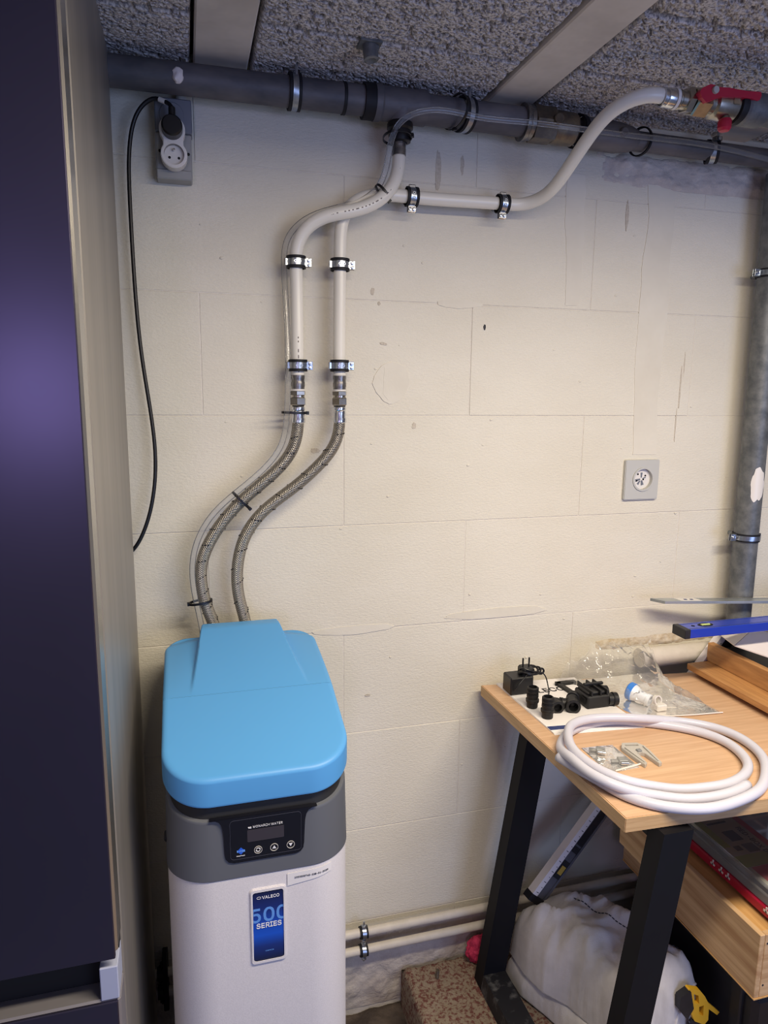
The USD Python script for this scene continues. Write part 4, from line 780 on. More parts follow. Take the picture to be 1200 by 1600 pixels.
def elbow(x, y, ang, lab, s=1.0, roll=0.0):
    t = Thing('elbow_fitting', lab, 'pipe fitting', (x, y, zb), 'black pipe fittings on the booklet'); r = 0.0135 * s
    ca, sa = math.cos(ang), math.sin(ang); d1 = np.array((ca, sa, 0.0)); d2 = np.array((-sa * 0.3 - ca * 0.75, ca * 0.3 - sa * 0.75 + 0.1, 0.12)); d2 /= np.linalg.norm(d2); d2 = np.array((-sa, ca, 0.0)) if roll == 0 else d2
    o = np.array((x, y, zb + r + 0.0005))
    b = t.part('body', cat_([lathe([(0, 0.0), (r, 0.0), (r, 0.016 * s), (r * 1.12, 0.017 * s), (r * 1.12, 0.030 * s), (r * 0.72, 0.0305 * s), (r * 0.72, 0.006), (0, 0.006)], o - d1 * 0.006, d1, 28),
                         lathe([(0, 0), (r, 0.0), (r, 0.014 * s), (r * 0.9, 0.018 * s), (r * 0.9, 0.022 * s), (r, 0.023 * s), (r, 0.027 * s), (r * 0.88, 0.028 * s), (r * 0.88, 0.033 * s), (r * 0.7, 0.0335 * s), (r * 0.7, 0.01), (0, 0.01)], o - d2 * 0.006, d2, 28), trimesh.creation.icosphere(2, r * 1.02).apply_translation(o)]), 'matt_black')
    t.part('bore', lathe([(0, 0), (r * 0.7, 0), (r * 0.7, 0.001), (0, 0.001)], o + d1 * 0.012, d1, 24), 'hole_dark', parent=b)
    t.part('seal_ring', ringm(o + d2 * 0.0145, d2, r * 0.9, r * 1.05, 0.002, 28), 'rubber', parent=b)
elbow(0.786, -0.192, math.radians(-100), 'black elbow fitting beside the upright adapters', 0.95)
elbow(0.826, -0.198, math.radians(-112), 'black elbow fitting with its round mouth facing front, next to the bypass valve', 1.08, 1)
by = Thing('bypass_valve', 'boxy black bypass valve lying on the booklet beside the clear bag', 'valve', (0.893, -0.18, zb))
X = lambda a, b, c2, d, e, f2, ch=0.002: bx(a, b, c2, d, e, f2, ch)
by.part('body', cat_([X(0.857, 0.916, -0.215, -0.155, zb, zb + 0.030, 0.003), X(0.862, 0.910, -0.206, -0.160, zb + 0.028, zb + 0.037, 0.003)]), 'matt_black')
for x in (0.866, 0.889, 0.906): by.part('rib', X(x, x + 0.004, -0.214, -0.150, zb + 0.030, zb + 0.043, 0.001), 'matt_black')
by.part('lever', cat_([X(0.868, 0.918, -0.180, -0.172, zb + 0.040, zb + 0.046, 0.001)]), 'matt_black')
for y in (-0.206, -0.166):
    p = by.part('port', lathe([(0, 0), (0.0135, 0), (0.0135, 0.012), (0.0148, 0.013), (0.0148, 0.022), (0.0100, 0.0225), (0.0100, 0.008), (0, 0.008)], (0.914, y, zb + 0.0155), (1, -0.12, 0), 28), 'matt_black')
    by.part('seal_ring', ringm((0.9265, y - 0.0015, zb + 0.0155), (1, -0.12, 0), 0.0125, 0.0155, 0.003, 28), 'rubber', parent=p)
by.part('clip_window', X(0.8555, 0.858, -0.205, -0.165, zb + 0.008, zb + 0.022, 0.0004), 'hole_dark')
ck = Thing('allen_key', 'black bent hook-shaped strip on the booklet behind the bypass valve', 'tool', (0.88, -0.1, zb))
ck.part('shaft', cat_([trimesh.convex.convex_hull(np.array([(0.8555 + a, -0.074 + b, zb + h) for h in (0.0, 0.007) for a, b in ((0, 0), (0.011, 0.004), (0.021, -0.098), (0.010, -0.100))])), trimesh.convex.convex_hull(np.array([(0.8555 + a, -0.074 + b, zb + h) for h in (0.0, 0.007) for a, b in ((-0.004, -0.004), (0, 0.006), (0.052, 0.006), (0.054, -0.006), (0.006, -0.007))]))]), 'matt_black', smooth=False)

# clear bag, puffed up at the back, flat at the mouth
def interp(t, ks, vs): return np.interp(t, ks, vs)
nu, nv = 110, 90
U, Vv = np.meshgrid(np.linspace(0, 1, nu), np.linspace(0, 1, nv))             # v: 0 mouth (front) .. 1 back
xl = interp(Vv, [0, .25, .5, .75, 1], [0.950, 0.934, 0.936, 0.928, 0.872]); xr = interp(Vv, [0, .2, .5, .8, 1], [1.150, 1.145, 1.118, 1.128, 1.165])
yf_ = interp(U, [0, .35, 1], [-0.262, -0.288, -0.302]); X_ = xl + (xr - xl) * U; Y_ = yf_ + (-0.056 - yf_) * Vv
H = interp(Vv, [0, .12, .35, .6, .85, 1], [0.002, 0.010, 0.034, 0.052, 0.078, 0.086]) * interp(U, [0, .08, .3, .55, .8, .93, 1], [0.02, .55, 1, .97, .86, .62, 0.02])
pz = np.stack([X_, Y_, 0 * X_], -1); cr = 1 - np.abs(2 * meshkit.fbm(pz * 26, 3, 5) - 1); cr2 = 1 - np.abs(2 * meshkit.fbm(pz * np.array([60, 34, 1]), 3, 8) - 1)
H = np.maximum(H * (0.70 + 0.42 * cr) + (cr2 - 0.6) * 0.014 * np.clip(H / 0.02, 0, 1), 0.0012)
edge_ = np.minimum.reduce([U, 1 - U, Vv * 1.5]) ; H = np.where(edge_ < 0.001, 0.001, H)
zt = TZ + 0.0004 + H; zbm = TZ + 0.0004 + 0 * H
onbook = (X_ < 0.937) & (Y_ > -0.318); zt = np.where(onbook, np.maximum(zt, zp + 0.0012), zt); zbm = np.where(onbook, zp + 0.0006, zbm)
V1 = np.stack([X_, Y_, zt], -1).reshape(-1, 3); V2 = np.stack([X_, Y_, zbm], -1).reshape(-1, 3); G = grid(nu, nv)
bg = Thing('clear_bag', 'crumpled clear plastic bag holding a blue-capped part, behind the hose coil', 'bag', (1.03, -0.16, TZ))
bg.part('film', (np.vstack([V1, V2]), np.vstack([G, G[:, ::-1] + len(V1)])), 'bag_film', smooth=True)
bg.part('zip_strip', tube([(0.955, -0.264, TZ + 0.003), (1.02, -0.288, TZ + 0.003), (1.09, -0.298, TZ + 0.003), (1.15, -0.303, TZ + 0.003)], 0.0016, 8, 0.01), 'white_board', smooth=True, label='whitish zip edge of the bag')
bo = Thing('capped_nozzle', 'small translucent white nozzle with a blue cap inside the clear bag', 'nozzle', (0.985, -0.21, TZ))
o0 = np.array((0.985, -0.183, TZ + 0.0235)); dd = np.array((0.45, -0.86, -0.16)); dd /= np.linalg.norm(dd)
bo.part('cap', lathe([(0, 0), (0.019, 0.0), (0.0215, 0.003), (0.0215, 0.013), (0.020, 0.014), (0, 0.014)], o0, dd, 32), 'bottle_blue', label='blue cap')
bo.part('cone', lathe([(0, 0.014), (0.0195, 0.014), (0.018, 0.020), (0.0135, 0.030), (0.0125, 0.046), (0.0145, 0.047), (0.0145, 0.055), (0.0105, 0.0555), (0.0105, 0.05), (0, 0.05)], o0, dd, 32), 'bottle_white')
wc = Thing('white_clip', 'small white plastic clip inside the clear bag beside the nozzle', 'clip', (1.022, -0.25, TZ))
wc.part('body', bx(1.008, 1.034, -0.262, -0.246, TZ + 0.001, TZ + 0.016, 0.002), 'white_plastic')
wc.part('hoop', cat_([ringm((1.017, -0.246, TZ + 0.022), (0.2, -1, 0.25), 0.0085, 0.0115, 0.008, 24)]), 'white_plastic')
wc.part('pin', rod((1.034, -0.258, TZ + 0.008), (1.058, -0.262, TZ + 0.007), 0.001, 8), 'white_plastic')

COIL = [(0.680, -0.397, 0), (0.693, -0.445, 0), (0.710, -0.499, 0), (0.728, -0.547, 0), (0.757, -0.582, 0), (0.796, -0.606, 0), (0.847, -0.619, 0), (0.912, -0.613, 0), (0.975, -0.593, 0), (1.028, -0.553, 0), (1.070, -0.502, 0), (1.087, -0.450, 0), (1.081, -0.396, 0), (1.054, -0.357, 0), (1.005, -0.332, .004), (0.926, -0.322, .018), (0.853, -0.308, .024), (0.799, -0.303, .024), (0.752, -0.320, .024), (0.724, -0.356, .024), (0.706, -0.400, .024), (0.703, -0.450, .024), (0.714, -0.498, .024), (0.743, -0.532, .020), (0.786, -0.545, .009), (0.833, -0.555, 0), (0.880, -0.563, 0), (0.931, -0.563, 0), (0.976, -0.550, 0), (1.018, -0.520, 0), (1.041, -0.476, 0), (1.045, -0.427, 0), (1.025, -0.382, 0), (0.974, -0.336, 0), (0.910, -0.302, 0), (0.840, -0.288, 0), (0.777, -0.300, 0), (0.731, -0.330, 0), (0.700, -0.370, 0.003), (0.684, -0.436, .022), (0.687, -0.490, .024), (0.707, -0.531, .021), (0.739, -0.553, .012), (0.777, -0.570, .006), (0.814, -0.584, .002), (0.859, -0.591, 0), (0.916, -0.589, 0), (0.966, -0.574, 0)]
hc = Thing('hose_coil', 'coil of glossy white plastic hose on the front of the workbench', 'hose', (0.88, -0.45, TZ))
CP = resample([(x, y, TZ + 0.0098 + 0.8 * z) for x, y, z in COIL], 0.008)
hc.part('hose', sweep(CP, 0.0093, 20), 'hose_white', smooth=True)

zb_ = Thing('zip_bag', 'tiny clear zip bag of grey clips inside the hose coil', 'bag', (0.79, -0.41, TZ))
q4 = np.array([(0.752, -0.362), (0.822, -0.366), (0.822, -0.458), (0.752, -0.462)]); U, Vv = np.meshgrid(np.linspace(0, 1, 40), np.linspace(0, 1, 50))
P2 = (q4[0] * ((1 - U) * (1 - Vv))[..., None] + q4[1] * (U * (1 - Vv))[..., None] + q4[2] * (U * Vv)[..., None] + q4[3] * ((1 - U) * Vv)[..., None])
hz = np.clip(np.minimum.reduce([U, 1 - U, Vv, 1 - Vv]) / 0.2, 0, 1) * (0.008 + 0.006 * meshkit.fbm(np.concatenate([P2 * 60, 0 * U[..., None]], -1), 3, 2))
V1 = np.concatenate([P2, (TZ + 0.001 + hz)[..., None]], -1).reshape(-1, 3); V2 = np.concatenate([P2, (TZ + 0.0004 + 0 * hz)[..., None]], -1).reshape(-1, 3); G = grid(40, 50)
zb_.part('film', (np.vstack([V1, V2]), np.vstack([G[:, ::-1], G + len(V1)])), 'bag_film', smooth=True)
zb_.part('zip_strip', rod((0.766, -0.461, TZ + 0.003), (0.832, -0.450, TZ + 0.003), 0.0018, 8), 'white_board', label='white zip edge')
for (x, y, a), lab in (((0.778, -0.383, -0.5), 'small grey clip in the zip bag, nearer the wall'), ((0.796, -0.430, -0.25), 'small grey clip in the zip bag, nearer the front edge')):
    t = Thing('grey_clip', lab, 'clip', (x, y, TZ), 'grey clips in the zip bag'); ca, sa = math.cos(a), math.sin(a)
    def RZ(m): v = m.vertices; m.vertices = np.c_[x + v[:, 0] * ca - v[:, 1] * sa, y + v[:, 0] * sa + v[:, 1] * ca, v[:, 2] + TZ + 0.001]; return m
    t.part('block', RZ(bx(-0.004, 0.013, -0.010, 0.006, 0.0, 0.008, 0.001)), 'grey_clip')
    t.part('tongue', RZ(bx(-0.018, -0.003, -0.006, 0.002, 0.001, 0.005, 0.0008)), 'grey_clip')
    t.part('metal_pin', RZ(rod((-0.002, -0.013, 0.004), (0.013, -0.013, 0.004), 0.0035, 12)), 'chrome')
ut = Thing('release_clip', 'grey two-pronged plastic clip tool inside the hose coil', 'tool', (0.85, -0.42, TZ))
up = Polygon([(0.826, -0.393), (0.838, -0.377), (0.868, -0.383), (0.874, -0.396), (0.8745, -0.412), (0.867, -0.462), (0.861, -0.464), (0.858, -0.424), (0.852, -0.418), (0.845, -0.420), (0.842, -0.412), (0.842, -0.424), (0.838, -0.456), (0.831, -0.461), (0.828, -0.430)]).buffer(0.0012).difference(Polygon([(0.838, -0.384), (0.864, -0.3895), (0.863, -0.3945), (0.838, -0.389)]))
ut.part('plate', cat_([slabz(up, TZ + 0.0005, TZ + 0.007), slabz(up.buffer(-0.001), TZ + 0.007, TZ + 0.0078)]), 'grey_light', smooth=False)
ut.part('prong_rib', cat_([trimesh.convex.convex_hull(np.array([(0.8285, -0.398, TZ + h) for h in (0.007, 0.011)] + [(0.832, -0.398, TZ + h) for h in (0.007, 0.011)] + [(0.8335, -0.456, TZ + h) for h in (0.007, 0.0095)] + [(0.836, -0.456, TZ + h) for h in (0.007, 0.0095)]))]), 'grey_light', smooth=False)
ut.part('prong_rib', trimesh.convex.convex_hull(np.array([(0.868, -0.402, TZ + h) for h in (0.007, 0.011)] + [(0.8715, -0.402, TZ + h) for h in (0.007, 0.011)] + [(0.8625, -0.458, TZ + h) for h in (0.007, 0.0095)] + [(0.865, -0.458, TZ + h) for h in (0.007, 0.0095)])), 'grey_light', smooth=False)
ut.part('catch', bx(0.846, 0.856, -0.418, -0.409, TZ + 0.0005, TZ + 0.011, 0.001), 'grey_clip')

# wooden angle profile, level, straightedge, white board at the right end
ap = Thing('wooden_angle_board', 'varnished wooden angle of two boards lying along the right of the bench', 'board', (1.27, -0.3, TZ))
ap.part('spacer', bx(1.250, 1.300, -0.59, -0.56, TZ + 0.0003, TZ + 0.013), 'board_wood', smooth=False)
ap.part('spacer', bx(1.260, 1.300, -0.13, -0.10, TZ + 0.0003, TZ + 0.013), 'board_wood', smooth=False)
ap.part('base_board', bx(1.226, 1.306, -0.600, -0.086, TZ + 0.013, TZ + 0.029, 0.0015), 'board_wood', smooth=False)
ap.part('upright_board', bx(1.288, 1.306, -0.600, -0.082, TZ + 0.029, TZ + 0.078, 0.0015), 'board_wood', smooth=False)
dk = Thing('dark_tool_case', 'black low case under the white board at the right end of the bench', 'case', (1.6, -0.25, TZ))
dk.part('body', bx(1.313, 1.86, -0.42, -0.105, TZ + 0.0003, TZ + 0.070, 0.006), 'tool_black'); dk.part('latch', bx(1.50, 1.56, -0.426, -0.418, TZ + 0.02, TZ + 0.05, 0.002), 'black_plastic')
wbd = Thing('white_board', 'creased white board lying on the black case at the right edge', 'board', (1.55, -0.25, TZ + 0.08))
def sheet(q, th):
    q = np.array(q, float); n = np.cross(q[1] - q[0], q[3] - q[0]); n /= np.linalg.norm(n); return trimesh.convex.convex_hull(np.vstack([q, q + n * th]))
wbd.part('panel', sheet([(1.263, -0.20, 0.984), (1.40, -0.336, 0.946), (1.50, -0.286, 0.965), (1.365, -0.15, 1.003)], 0.003), 'white_board', smooth=False)
wbd.part('panel', sheet([(1.263, -0.20, 0.984), (1.365, -0.15, 1.003), (1.405, -0.08, 0.972), (1.325, -0.08, 0.966)], 0.003), 'white_board', smooth=False)
bl = Thing('blue_spirit_level', 'long blue spirit level lying across the things at the right edge', 'spirit level', (1.4, -0.225, 1.03))
BZ = 1.0345
bl.part('body', bx(1.093, 2.02, -0.245, -0.200, BZ, BZ + 0.021, 0.0012), 'blue_level', smooth=False)
bl.part('end_cap', bx(1.079, 1.0945, -0.2456, -0.1994, BZ - 0.0006, BZ + 0.0216, 0.0015), 'tool_black', smooth=False, label='dark end cap')
v_ = bl.part('vial_window', slabz(Point(1.152, -0.222).buffer(1, 10).intersection(sbox(0, -1, 3, 1)) if False else trimesh.path.polygons.Polygon(np.c_[1.152 + 0.020 * np.cos(np.linspace(0, 6.28, 30)), -0.222 + 0.0105 * np.sin(np.linspace(0, 6.28, 30))]).buffer(0), BZ + 0.0206, BZ + 0.0216), 'hole_dark')
bl.part('vial', rod((1.140, -0.222, BZ + 0.0195), (1.164, -0.222, BZ + 0.0195), 0.0045, 14, 0.001), 'vial_green', parent=v_)
bl.part('hanging_hole', ringm((1.118, -0.222, BZ + 0.021), (0, 0, 1), 0.0015, 0.0042, 0.001, 18), 'hole_dark')
for y in (-0.2385, -0.2065): bl.part('edge_line', bx(1.095, 2.02, y - 0.0006, y + 0.0006, BZ + 0.0206, BZ + 0.0214), 'print_navy', smooth=False)
bl.part('packing_block', bx(1.55, 1.62, -0.245, -0.20, TZ + 0.070, BZ), 'board_wood')
se = Thing('aluminium_straightedge', 'grey aluminium straightedge with pointed end lying above the blue level', 'straightedge', (1.4, -0.1, 1.04))
def along(a, b, prof):
    """a bar from a to b; prof: polygon corners (across, up)"""
    a, b = np.array(a, float), np.array(b, float); d = b - a; d /= np.linalg.norm(d); s = np.cross((0, 0, 1), d); s /= np.linalg.norm(s); u = np.cross(d, s)
    return trimesh.convex.convex_hull(np.array([p + s * q[0] + u * q[1] for p in (a, b) for q in prof]))
A0, B0 = np.array((1.155, -0.062, 1.0620)), np.array((1.99, -0.235, 1.0562)); dS = (B0 - A0) / np.linalg.norm(B0 - A0); sS = np.cross((0, 0, 1), dS); sS /= np.linalg.norm(sS)
tipL = A0 - dS * 0.026 + sS * 0.014
Vb = np.array([p + np.array((0, 0, h)) for h in (0, 0.007) for p in (tipL, A0 - sS * 0.014, B0 - sS * 0.014, B0 + sS * 0.014)])
se.part('bar', trimesh.convex.convex_hull(Vb), 'aluminium', smooth=False)
se.part('groove', trimesh.convex.convex_hull(np.array([p + np.array((0, 0, h)) for h in (0.0066, 0.0073) for p in (A0 + sS * 0.003 + dS * .1, A0 + sS * 0.005 + dS * .1, B0 + sS * 0.005, B0 + sS * 0.003)])), 'level_grey', smooth=False)
lb2 = se.part('sticker', trimesh.convex.convex_hull(np.array([p + np.array((0, 0, h)) for h in (0.0068, 0.0075) for p in (A0 + sS * 0.012 + dS * .035, A0 - sS * 0.010 + dS * .045, A0 - sS * 0.010 + dS * .100, A0 + sS * 0.012 + dS * .088)])), 'white_plastic', smooth=False, label='white product sticker')
for q in (0.060, 0.076): se.part('print_spot', trimesh.convex.convex_hull(np.array([A0 + dS * (q + a) + sS * b + np.array((0, 0, h)) for h in (0.0072, 0.0078) for a, b in ((-.004, -.004), (.004, -.004), (.004, .004), (-.004, .004))])), 'print_navy', parent=lb2, smooth=False)
se.part('rest_block', bx(1.86, 1.92, -0.235, -0.19, BZ + 0.0214, 1.0567), 'board_wood')

# ================================================================== UNDER THE BENCH
ll = Thing('leaning_level', 'aluminium level with white ruled edge leaning against the wall behind the bench', 'spirit level', (0.8, -0.13, 0.3))
L0, L1 = np.array((0.790, -0.128, 0.352)), np.array((1.35, -0.066, 0.962)); dL = (L1 - L0) / np.linalg.norm(L1 - L0)
nL = np.array((0.18, -0.97, 0.0)); nL -= dL * (nL @ dL); nL /= np.linalg.norm(nL); aL = np.cross(nL, dL)              # aL: across, towards lower right
if aL[2] > 0: aL = -aL
def lbar(t0, t1, a0, a1, n0, n1): return trimesh.convex.convex_hull(np.array([L0 + dL * t + aL * a + nL * n for t in (t0, t1) for a in (a0, a1) for n in (n0, n1)]))
LL = np.linalg.norm(L1 - L0)
ll.part('body', cat_([lbar(0.0, LL, -0.0095, 0.043, -0.011, 0.006), lbar(0.0, LL, 0.036, 0.043, 0.006, 0.0085), lbar(0.0, LL, 0.006, 0.010, 0.006, 0.0085)]), 'level_grey', smooth=False)
ll.part('ruled_edge', cat_([lbar(0.0, LL, -0.0125, 0.0065, 0.006, 0.0095), lbar(0.0, LL, -0.0125, -0.0095, -0.0105, 0.006)]), 'white_scale', smooth=False, label='white ruled edge')
ms = [lbar(0.012 + 0.0155 * k, 0.0135 + 0.0155 * k, 0.0 if k % 2 else -0.005, 0.0035, 0.0094, 0.0098) for k in range(52)]
ll.part('scale_marks', cat_(ms), 'print_black', smooth=False, kind='stuff', label='ruled scale marks')
ll.part('dark_web', lbar(0.165, LL - 0.02, 0.011, 0.035, 0.0058, 0.0068), 'tool_black', smooth=False, label='dark web of the level')
w_ = ll.part('vial_housing', lbar(0.066, 0.116, 0.011, 0.035, 0.0058, 0.0092), 'tool_black', smooth=False)
ll.part('vial', lbar(0.078, 0.102, 0.015, 0.031, 0.009, 0.0098), 'vial', parent=w_, smooth=False, label='amber vial')
w_ = ll.part('vial_housing', lbar(0.143, 0.160, 0.011, 0.035, 0.0058, 0.0092), 'tool_black', smooth=False)
ll.part('end_cap', lbar(-0.014, 0.004, -0.014, 0.044, -0.012, 0.0105), 'rubber', smooth=False)
ll.part('end_cap', lbar(LL - 0.03, LL + 0.004, 0.012, 0.052, -0.010, 0.0115), 'tool_black', smooth=False)

def pillow(outline, base, T, wrinkle, seed, n=0.008, edge=0.05, tilt=(0, 0), sag=None):
    pg = Polygon(outline).buffer(0.012, 4).buffer(-0.012, 4); x0, y0, x1, y1 = pg.bounds; nx, ny = int((x1 - x0) / n) + 1, int((y1 - y0) / n) + 1
    import shapely
    X, Y = np.meshgrid(np.linspace(x0, x1, nx), np.linspace(y0, y1, ny)); ins = shapely.contains_xy(pg, X, Y)
    dist = shapely.distance(shapely.points(X, Y), pg.exterior); B = np.array(pg.exterior.coords); pr_ = shapely.line_locate_point(pg.exterior, shapely.points(X, Y)); near = shapely.get_coordinates(shapely.line_interpolate_point(pg.exterior, pr_)).reshape(ny, nx, 2)
    keep = ins | (dist < n * 1.6); X = np.where(ins, X, near[..., 0]); Y = np.where(ins, Y, near[..., 1]); dist = np.where(ins, dist, 0)
    prof = np.sqrt(np.clip(1 - (1 - np.clip(dist / edge, 0, 1)) ** 2, 0, 1)); p = np.stack([X, Y, 0 * X], -1)
    ridge = 1 - np.abs(2 * meshkit.fbm(p * 9, 3, seed) - 1); fine = 1 - np.abs(2 * meshkit.fbm(p * np.array([14, 34, 1]), 3, seed + 4) - 1)
    zl = tilt[0] * (X - x0) + tilt[1] * (Y - y0); h = T * prof * (0.78 + 0.32 * (ridge - 0.4)) + wrinkle * (fine - 0.6) * prof
    zt_ = base + zl + np.maximum(h, 0.001); zb2 = base + zl * 0.9 + 0 * h - 0.0005
    G = grid(nx, ny); k = keep.ravel(); G = G[k[G].all(1)]
    Va, Vb2 = np.stack([X, Y, zt_], -1).reshape(-1, 3), np.stack([X, Y, zb2], -1).reshape(-1, 3)
    return (np.vstack([Va, Vb2]), np.vstack([G, G[:, ::-1] + len(Va)])), (X, Y, zt_)
sk = Thing('woven_sack', 'folded white woven sack with dark stitching under the workbench', 'sack', (0.88, -0.3, SLAB))
(m1, g1) = pillow([(0.737, -0.10), (0.80, -0.085), (1.05, -0.10), (1.075, -0.38), (1.02, -0.53), (0.90, -0.61), (0.825, -0.56), (0.812, -0.40), (0.806, -0.33), (0.775, -0.25), (0.742, -0.18)], SLAB + 0.008, 0.062, 0.006, 3, edge=0.025)
sk.part('lower_fold', m1, 'sack_cloth', smooth=True)
(m2, g2) = pillow([(0.745, -0.105), (0.80, -0.09), (0.92, -0.092), (0.99, -0.14), (1.06, -0.27), (1.092, -0.372), (1.04, -0.402), (0.97, -0.430), (0.89, -0.485), (0.85, -0.43), (0.832, -0.36), (0.805, -0.29), (0.766, -0.24), (0.748, -0.18)], SLAB + 0.066, 0.176, 0.022, 11, edge=0.055)
up_ = sk.part('upper_fold', m2, 'sack_cloth', smooth=True)
from scipy.interpolate import LinearNDInterpolator
def on_grid(g, pts, off=0.0015):
    X, Y, Z = g; f_ = LinearNDInterpolator(np.c_[X.ravel() + 1e-7 * np.arange(X.size), Y.ravel()], Z.ravel()); return [(x, y, float(f_(x, y)) + off) for x, y in pts]
def stitches(path, L=0.006, gap=0.003, r=0.0012):
    P = resample(path, 0.003); out = []; k = 0
    while k + 2 < len(P): out.append(rod(P[k], P[k + 2], r, 6)); k += 3
    return cat_(out)
def line(a, b, n=12, bow=0.0): t = np.linspace(0, 1, n); return [(a[0] + (b[0] - a[0]) * k + bow * math.sin(math.pi * k), a[1] + (b[1] - a[1]) * k) for k in t]
sk.part('stitching', stitches(on_grid(g2, line((0.885, -0.165), (0.972, -0.278)))), 'stitch', parent=up_, kind='stuff', label='dark stitched line')
sk.part('stitching', stitches(on_grid(g2, line((1.030, -0.335), (1.078, -0.358)))), 'stitch', parent=up_, kind='stuff', label='dark stitched line')
sk.part('hem', tube(on_grid(g2, line((1.084, -0.370), (0.894, -0.474), 18, 0.0), 0.002), 0.0035, 8, 0.01), 'sack_cloth', parent=up_, smooth=True)
cs = Thing('power_tool_case', 'large black tool case on the slab carrying the wooden crate', 'tool case', (1.4, -0.3, SLAB))
cs.part('body', cat_([bx(1.125, 1.72, -0.50, -0.10, SLAB + 0.002, SLAB + 0.20, 0.012), bx(1.125, 1.72, -0.50, -0.10, SLAB + 0.205, 0.4045, 0.012)]), 'tool_black')
cs.part('rib', bx(1.115, 1.13, -0.47, -0.44, SLAB + 0.03, 0.38, 0.003), 'tool_black'); cs.part('latch', bx(1.30, 1.36, -0.512, -0.498, SLAB + 0.15, SLAB + 0.26, 0.004), 'black_plastic')
yl = Thing('yellow_clamp', 'yellow and black squeeze clamp standing beside the black tool case', 'clamp', (1.05, -0.42, SLAB))
yl.part('jaw', extr(Polygon([(1.020, 0.296), (1.046, 0.286), (1.060, 0.268), (1.073, 0.245), (1.075, 0.206), (1.068, 0.199), (1.044, 0.213), (1.024, 0.253)]).buffer(0.003).difference(unary_union([Polygon([(1.032, 0.283), (1.045, 0.276), (1.049, 0.254), (1.037, 0.258)]), Polygon([(1.050, 0.246), (1.062, 0.247), (1.063, 0.220), (1.052, 0.226)])])), 0.012, -0.425), 'yellow_plastic')
yl.part('jaw', extr(Polygon([(1.067, 0.256), (1.109, 0.215), (1.103, 0.209), (1.066, 0.242)]), 0.008, -0.423), 'yellow_plastic')
yl.part('grip', extr(Polygon([(0.999, 0.283), (1.018, 0.292), (1.029, 0.249), (1.018, 0.231), (0.998, 0.257)]).buffer(0.004), 0.016, -0.428), 'tool_black')
yl.part('bar', extr(Polygon([(1.040, 0.21), (1.058, 0.205), (1.060, 0.118), (1.042, 0.118)]), 0.008, -0.421), 'tool_black')
cr_ = Thing('wooden_crate', 'pale pine crate standing on the black tool case under the bench', 'crate', (1.25, -0.33, 0.405))
CX0, CX1, CY0, CY1, CZ0, CZ1 = 1.040, 1.62, -0.572, -0.135, 0.4055, 0.549
cr_.part('side_board', bx(CX0, CX0 + 0.012, CY0 + 0.0005, CY1, CZ0 + 0.003, CZ1, 0.001), 'crate_end', smooth=False)
cr_.part('side_board', bx(CX1 - 0.012, CX1, CY0, CY1, CZ0 + 0.003, CZ1, 0.001), 'crate_end', smooth=False)
cr_.part('front_board', bx(CX0 + 0.0125, CX1 - 0.0125, CY0, CY0 + 0.012, CZ0 + 0.003, CZ1, 0.001), 'crate_wood', smooth=False)
cr_.part('back_board', bx(CX0 + 0.0125, CX1 - 0.0125, CY1 - 0.012, CY1, CZ0 + 0.003, CZ1, 0.001), 'crate_wood', smooth=False)
cr_.part('base_board', bx(CX0 - 0.001, CX1, CY0 - 0.001, CY1, CZ0, CZ0 + 0.0028), 'crate_top', smooth=False)
cr_.part('inner_board', bx(CX0 + 0.0125, CX1 - 0.0125, CY0 + 0.0125, CY1 - 0.0125, CZ1 - 0.020, CZ1 - 0.008), 'crate_top', smooth=False, label='orange-toned board inside the crate')
for z in (CZ0 + 0.03, CZ1 - 0.02): cr_.part('nail', disc_front(CX0 + 0.018, z, 0.0022, 0.001, CY0 - 0.0005, 10), 'stitch')
fc = Thing('fixings_case', 'clear-lidded red plastic fixings case lying on the crate', 'case', (1.25, -0.33, CZ1))
FX0, FX1, FY0, FY1, FZ = 1.086, 1.46, -0.60, -0.17, CZ1 + 0.0005
fc.part('base_tray', bx(FX0, FX1, FY0, FY1, FZ, FZ + 0.022, 0.003), 'red_plastic', smooth=False, label='red tray')
fc.part('lid', bx(FX0 + 0.002, FX1 - 0.002, FY0 + 0.002, FY1 - 0.002, FZ + 0.0225, FZ + 0.066, 0.004), 'clear_case', smooth=False, label='clear lid')
fc.part('lid_rim', cat_([bx(FX0 - 0.001, FX0 + 0.003, FY0, FY1, FZ + 0.045, FZ + 0.050, 0.0008), bx(FX0, FX0 + 0.004, FY0, FY1, FZ + 0.061, FZ + 0.0665, 0.0008)]), 'clear_case', smooth=False)
for k, y in enumerate((-0.205, -0.225, -0.243, -0.385, -0.41, -0.43, -0.535, -0.56)):
    fc.part('tray_mark', bx(FX0 - 0.0012, FX0 + 0.001, y - 0.007, y + 0.006, FZ + 0.012, FZ + 0.0165), 'white_plastic', smooth=False)
    fc.part('tray_mark', bx(FX0 - 0.0012, FX0 + 0.001, y - 0.002, y + 0.001, FZ + 0.012, FZ + 0.024), 'white_plastic', smooth=False)
IZ = FZ + 0.0585
ins = fc.part('insert_card', bx(FX0 + 0.012, FX0 + 0.128, -0.59, -0.205, IZ, IZ + 0.001), 'insert_grey', smooth=False, label='printed card under the lid')
def card(x0, x1, y0, y1, m, nm='printed_area'): fc.part(nm, bx(FX0 + x0, FX0 + x1, y0, y1, IZ + 0.001, IZ + 0.0016), m, parent=ins, smooth=False)
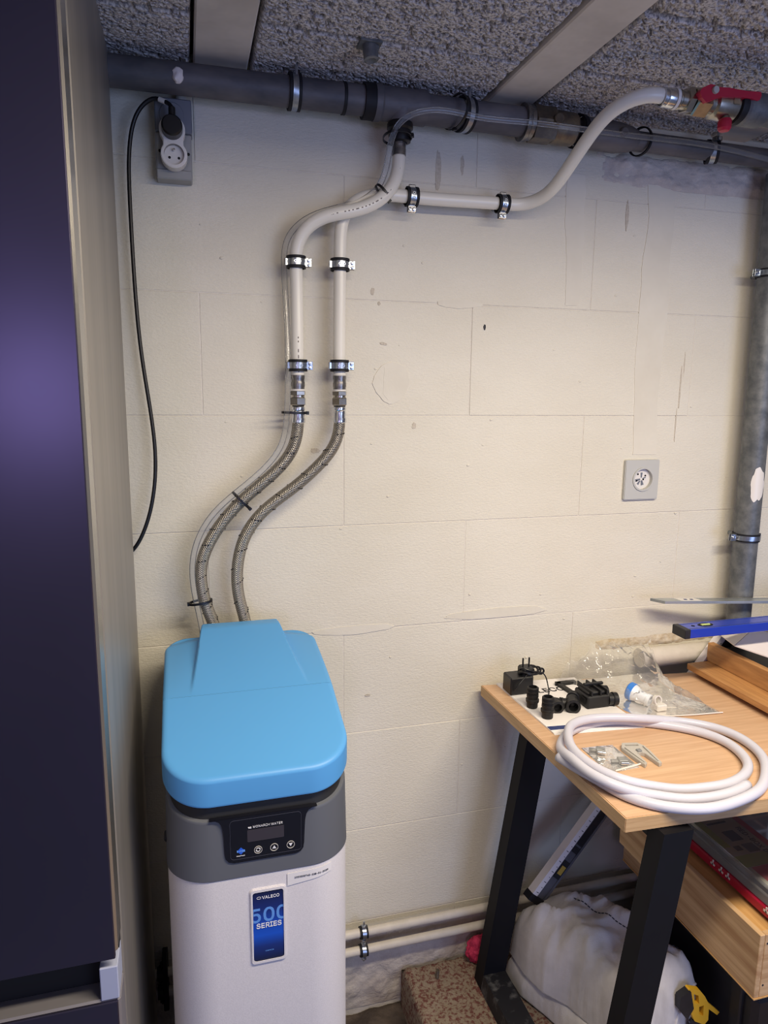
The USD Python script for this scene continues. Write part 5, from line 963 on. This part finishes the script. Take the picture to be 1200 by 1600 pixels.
card(0.112, 0.128, -0.59, -0.205, 'red_plastic'); card(0.012, 0.030, -0.40, -0.21, 'yellow_red'); card(0.012, 0.111, -0.465, -0.430, 'insert_green'); card(0.022, 0.111, -0.510, -0.467, 'red_plastic'); card(0.022, 0.111, -0.59, -0.512, 'box_grey_dark')
for a, b2, y0, y1, m in ((0.040, 0.085, -0.240, -0.222, 'print_black'), (0.034, 0.074, -0.292, -0.280, 'print_black'), (0.034, 0.086, -0.322, -0.316, 'print_black'), (0.048, 0.078, -0.385, -0.350, 'print_black'), (0.058, 0.086, -0.425, -0.398, 'stitch'), (0.034, 0.050, -0.415, -0.40, 'stitch')): card(a, b2, y0, y1, m, 'printed_picture')
tx = text('RED-BOX DUO', 0, 0.115); v = tx.vertices.copy(); tx.vertices = np.c_[FX0 + 0.090 + v[:, 1], -0.345 - v[:, 0], v[:, 2] + IZ + 0.0017]; fc.part('lettering', tx, 'print_black', parent=ins)
ob = Thing('wooden_offcut', 'narrow wooden board fixed upright under the bench top behind the front leg', 'board', (0.9, -0.4, 0.4))
ob.part('board', cat_([bx(0.858, 0.872, -0.468, -0.36, 0.640, TZ - 0.029, 0.003)]), 'crate_end', smooth=False)
tr = Thing('threaded_stud', 'short rusty threaded stud sticking out of the red slab', 'stud', (0.564, -0.071, SLAB))
tr.part('stud', lathe([(0, -0.01)] + [(0.0042 + 0.0005 * (k % 2), 0.0012 * k) for k in range(20)] + [(0, 0.0232)], (0.564, -0.071, SLAB + 0.001), (0.05, 0, 1), 16), 'brass_old')
pk = trimesh.creation.icosphere(4, 1.0); nz_ = meshkit.fbm(pk.vertices * 2.2, 4, 3); pk.vertices = pk.vertices * (0.65 + 0.7 * nz_[:, None]) * np.array([0.045, 0.028, 0.038]); pk.vertices[:, 2] = np.maximum(pk.vertices[:, 2], -0.03); pk.apply_translation([0.698, -0.048, SLAB + 0.034])
solo('pink_net', pk, 'pink_net', 'crumpled bright pink net behind the rear leg of the bench', 'net', smooth=True)
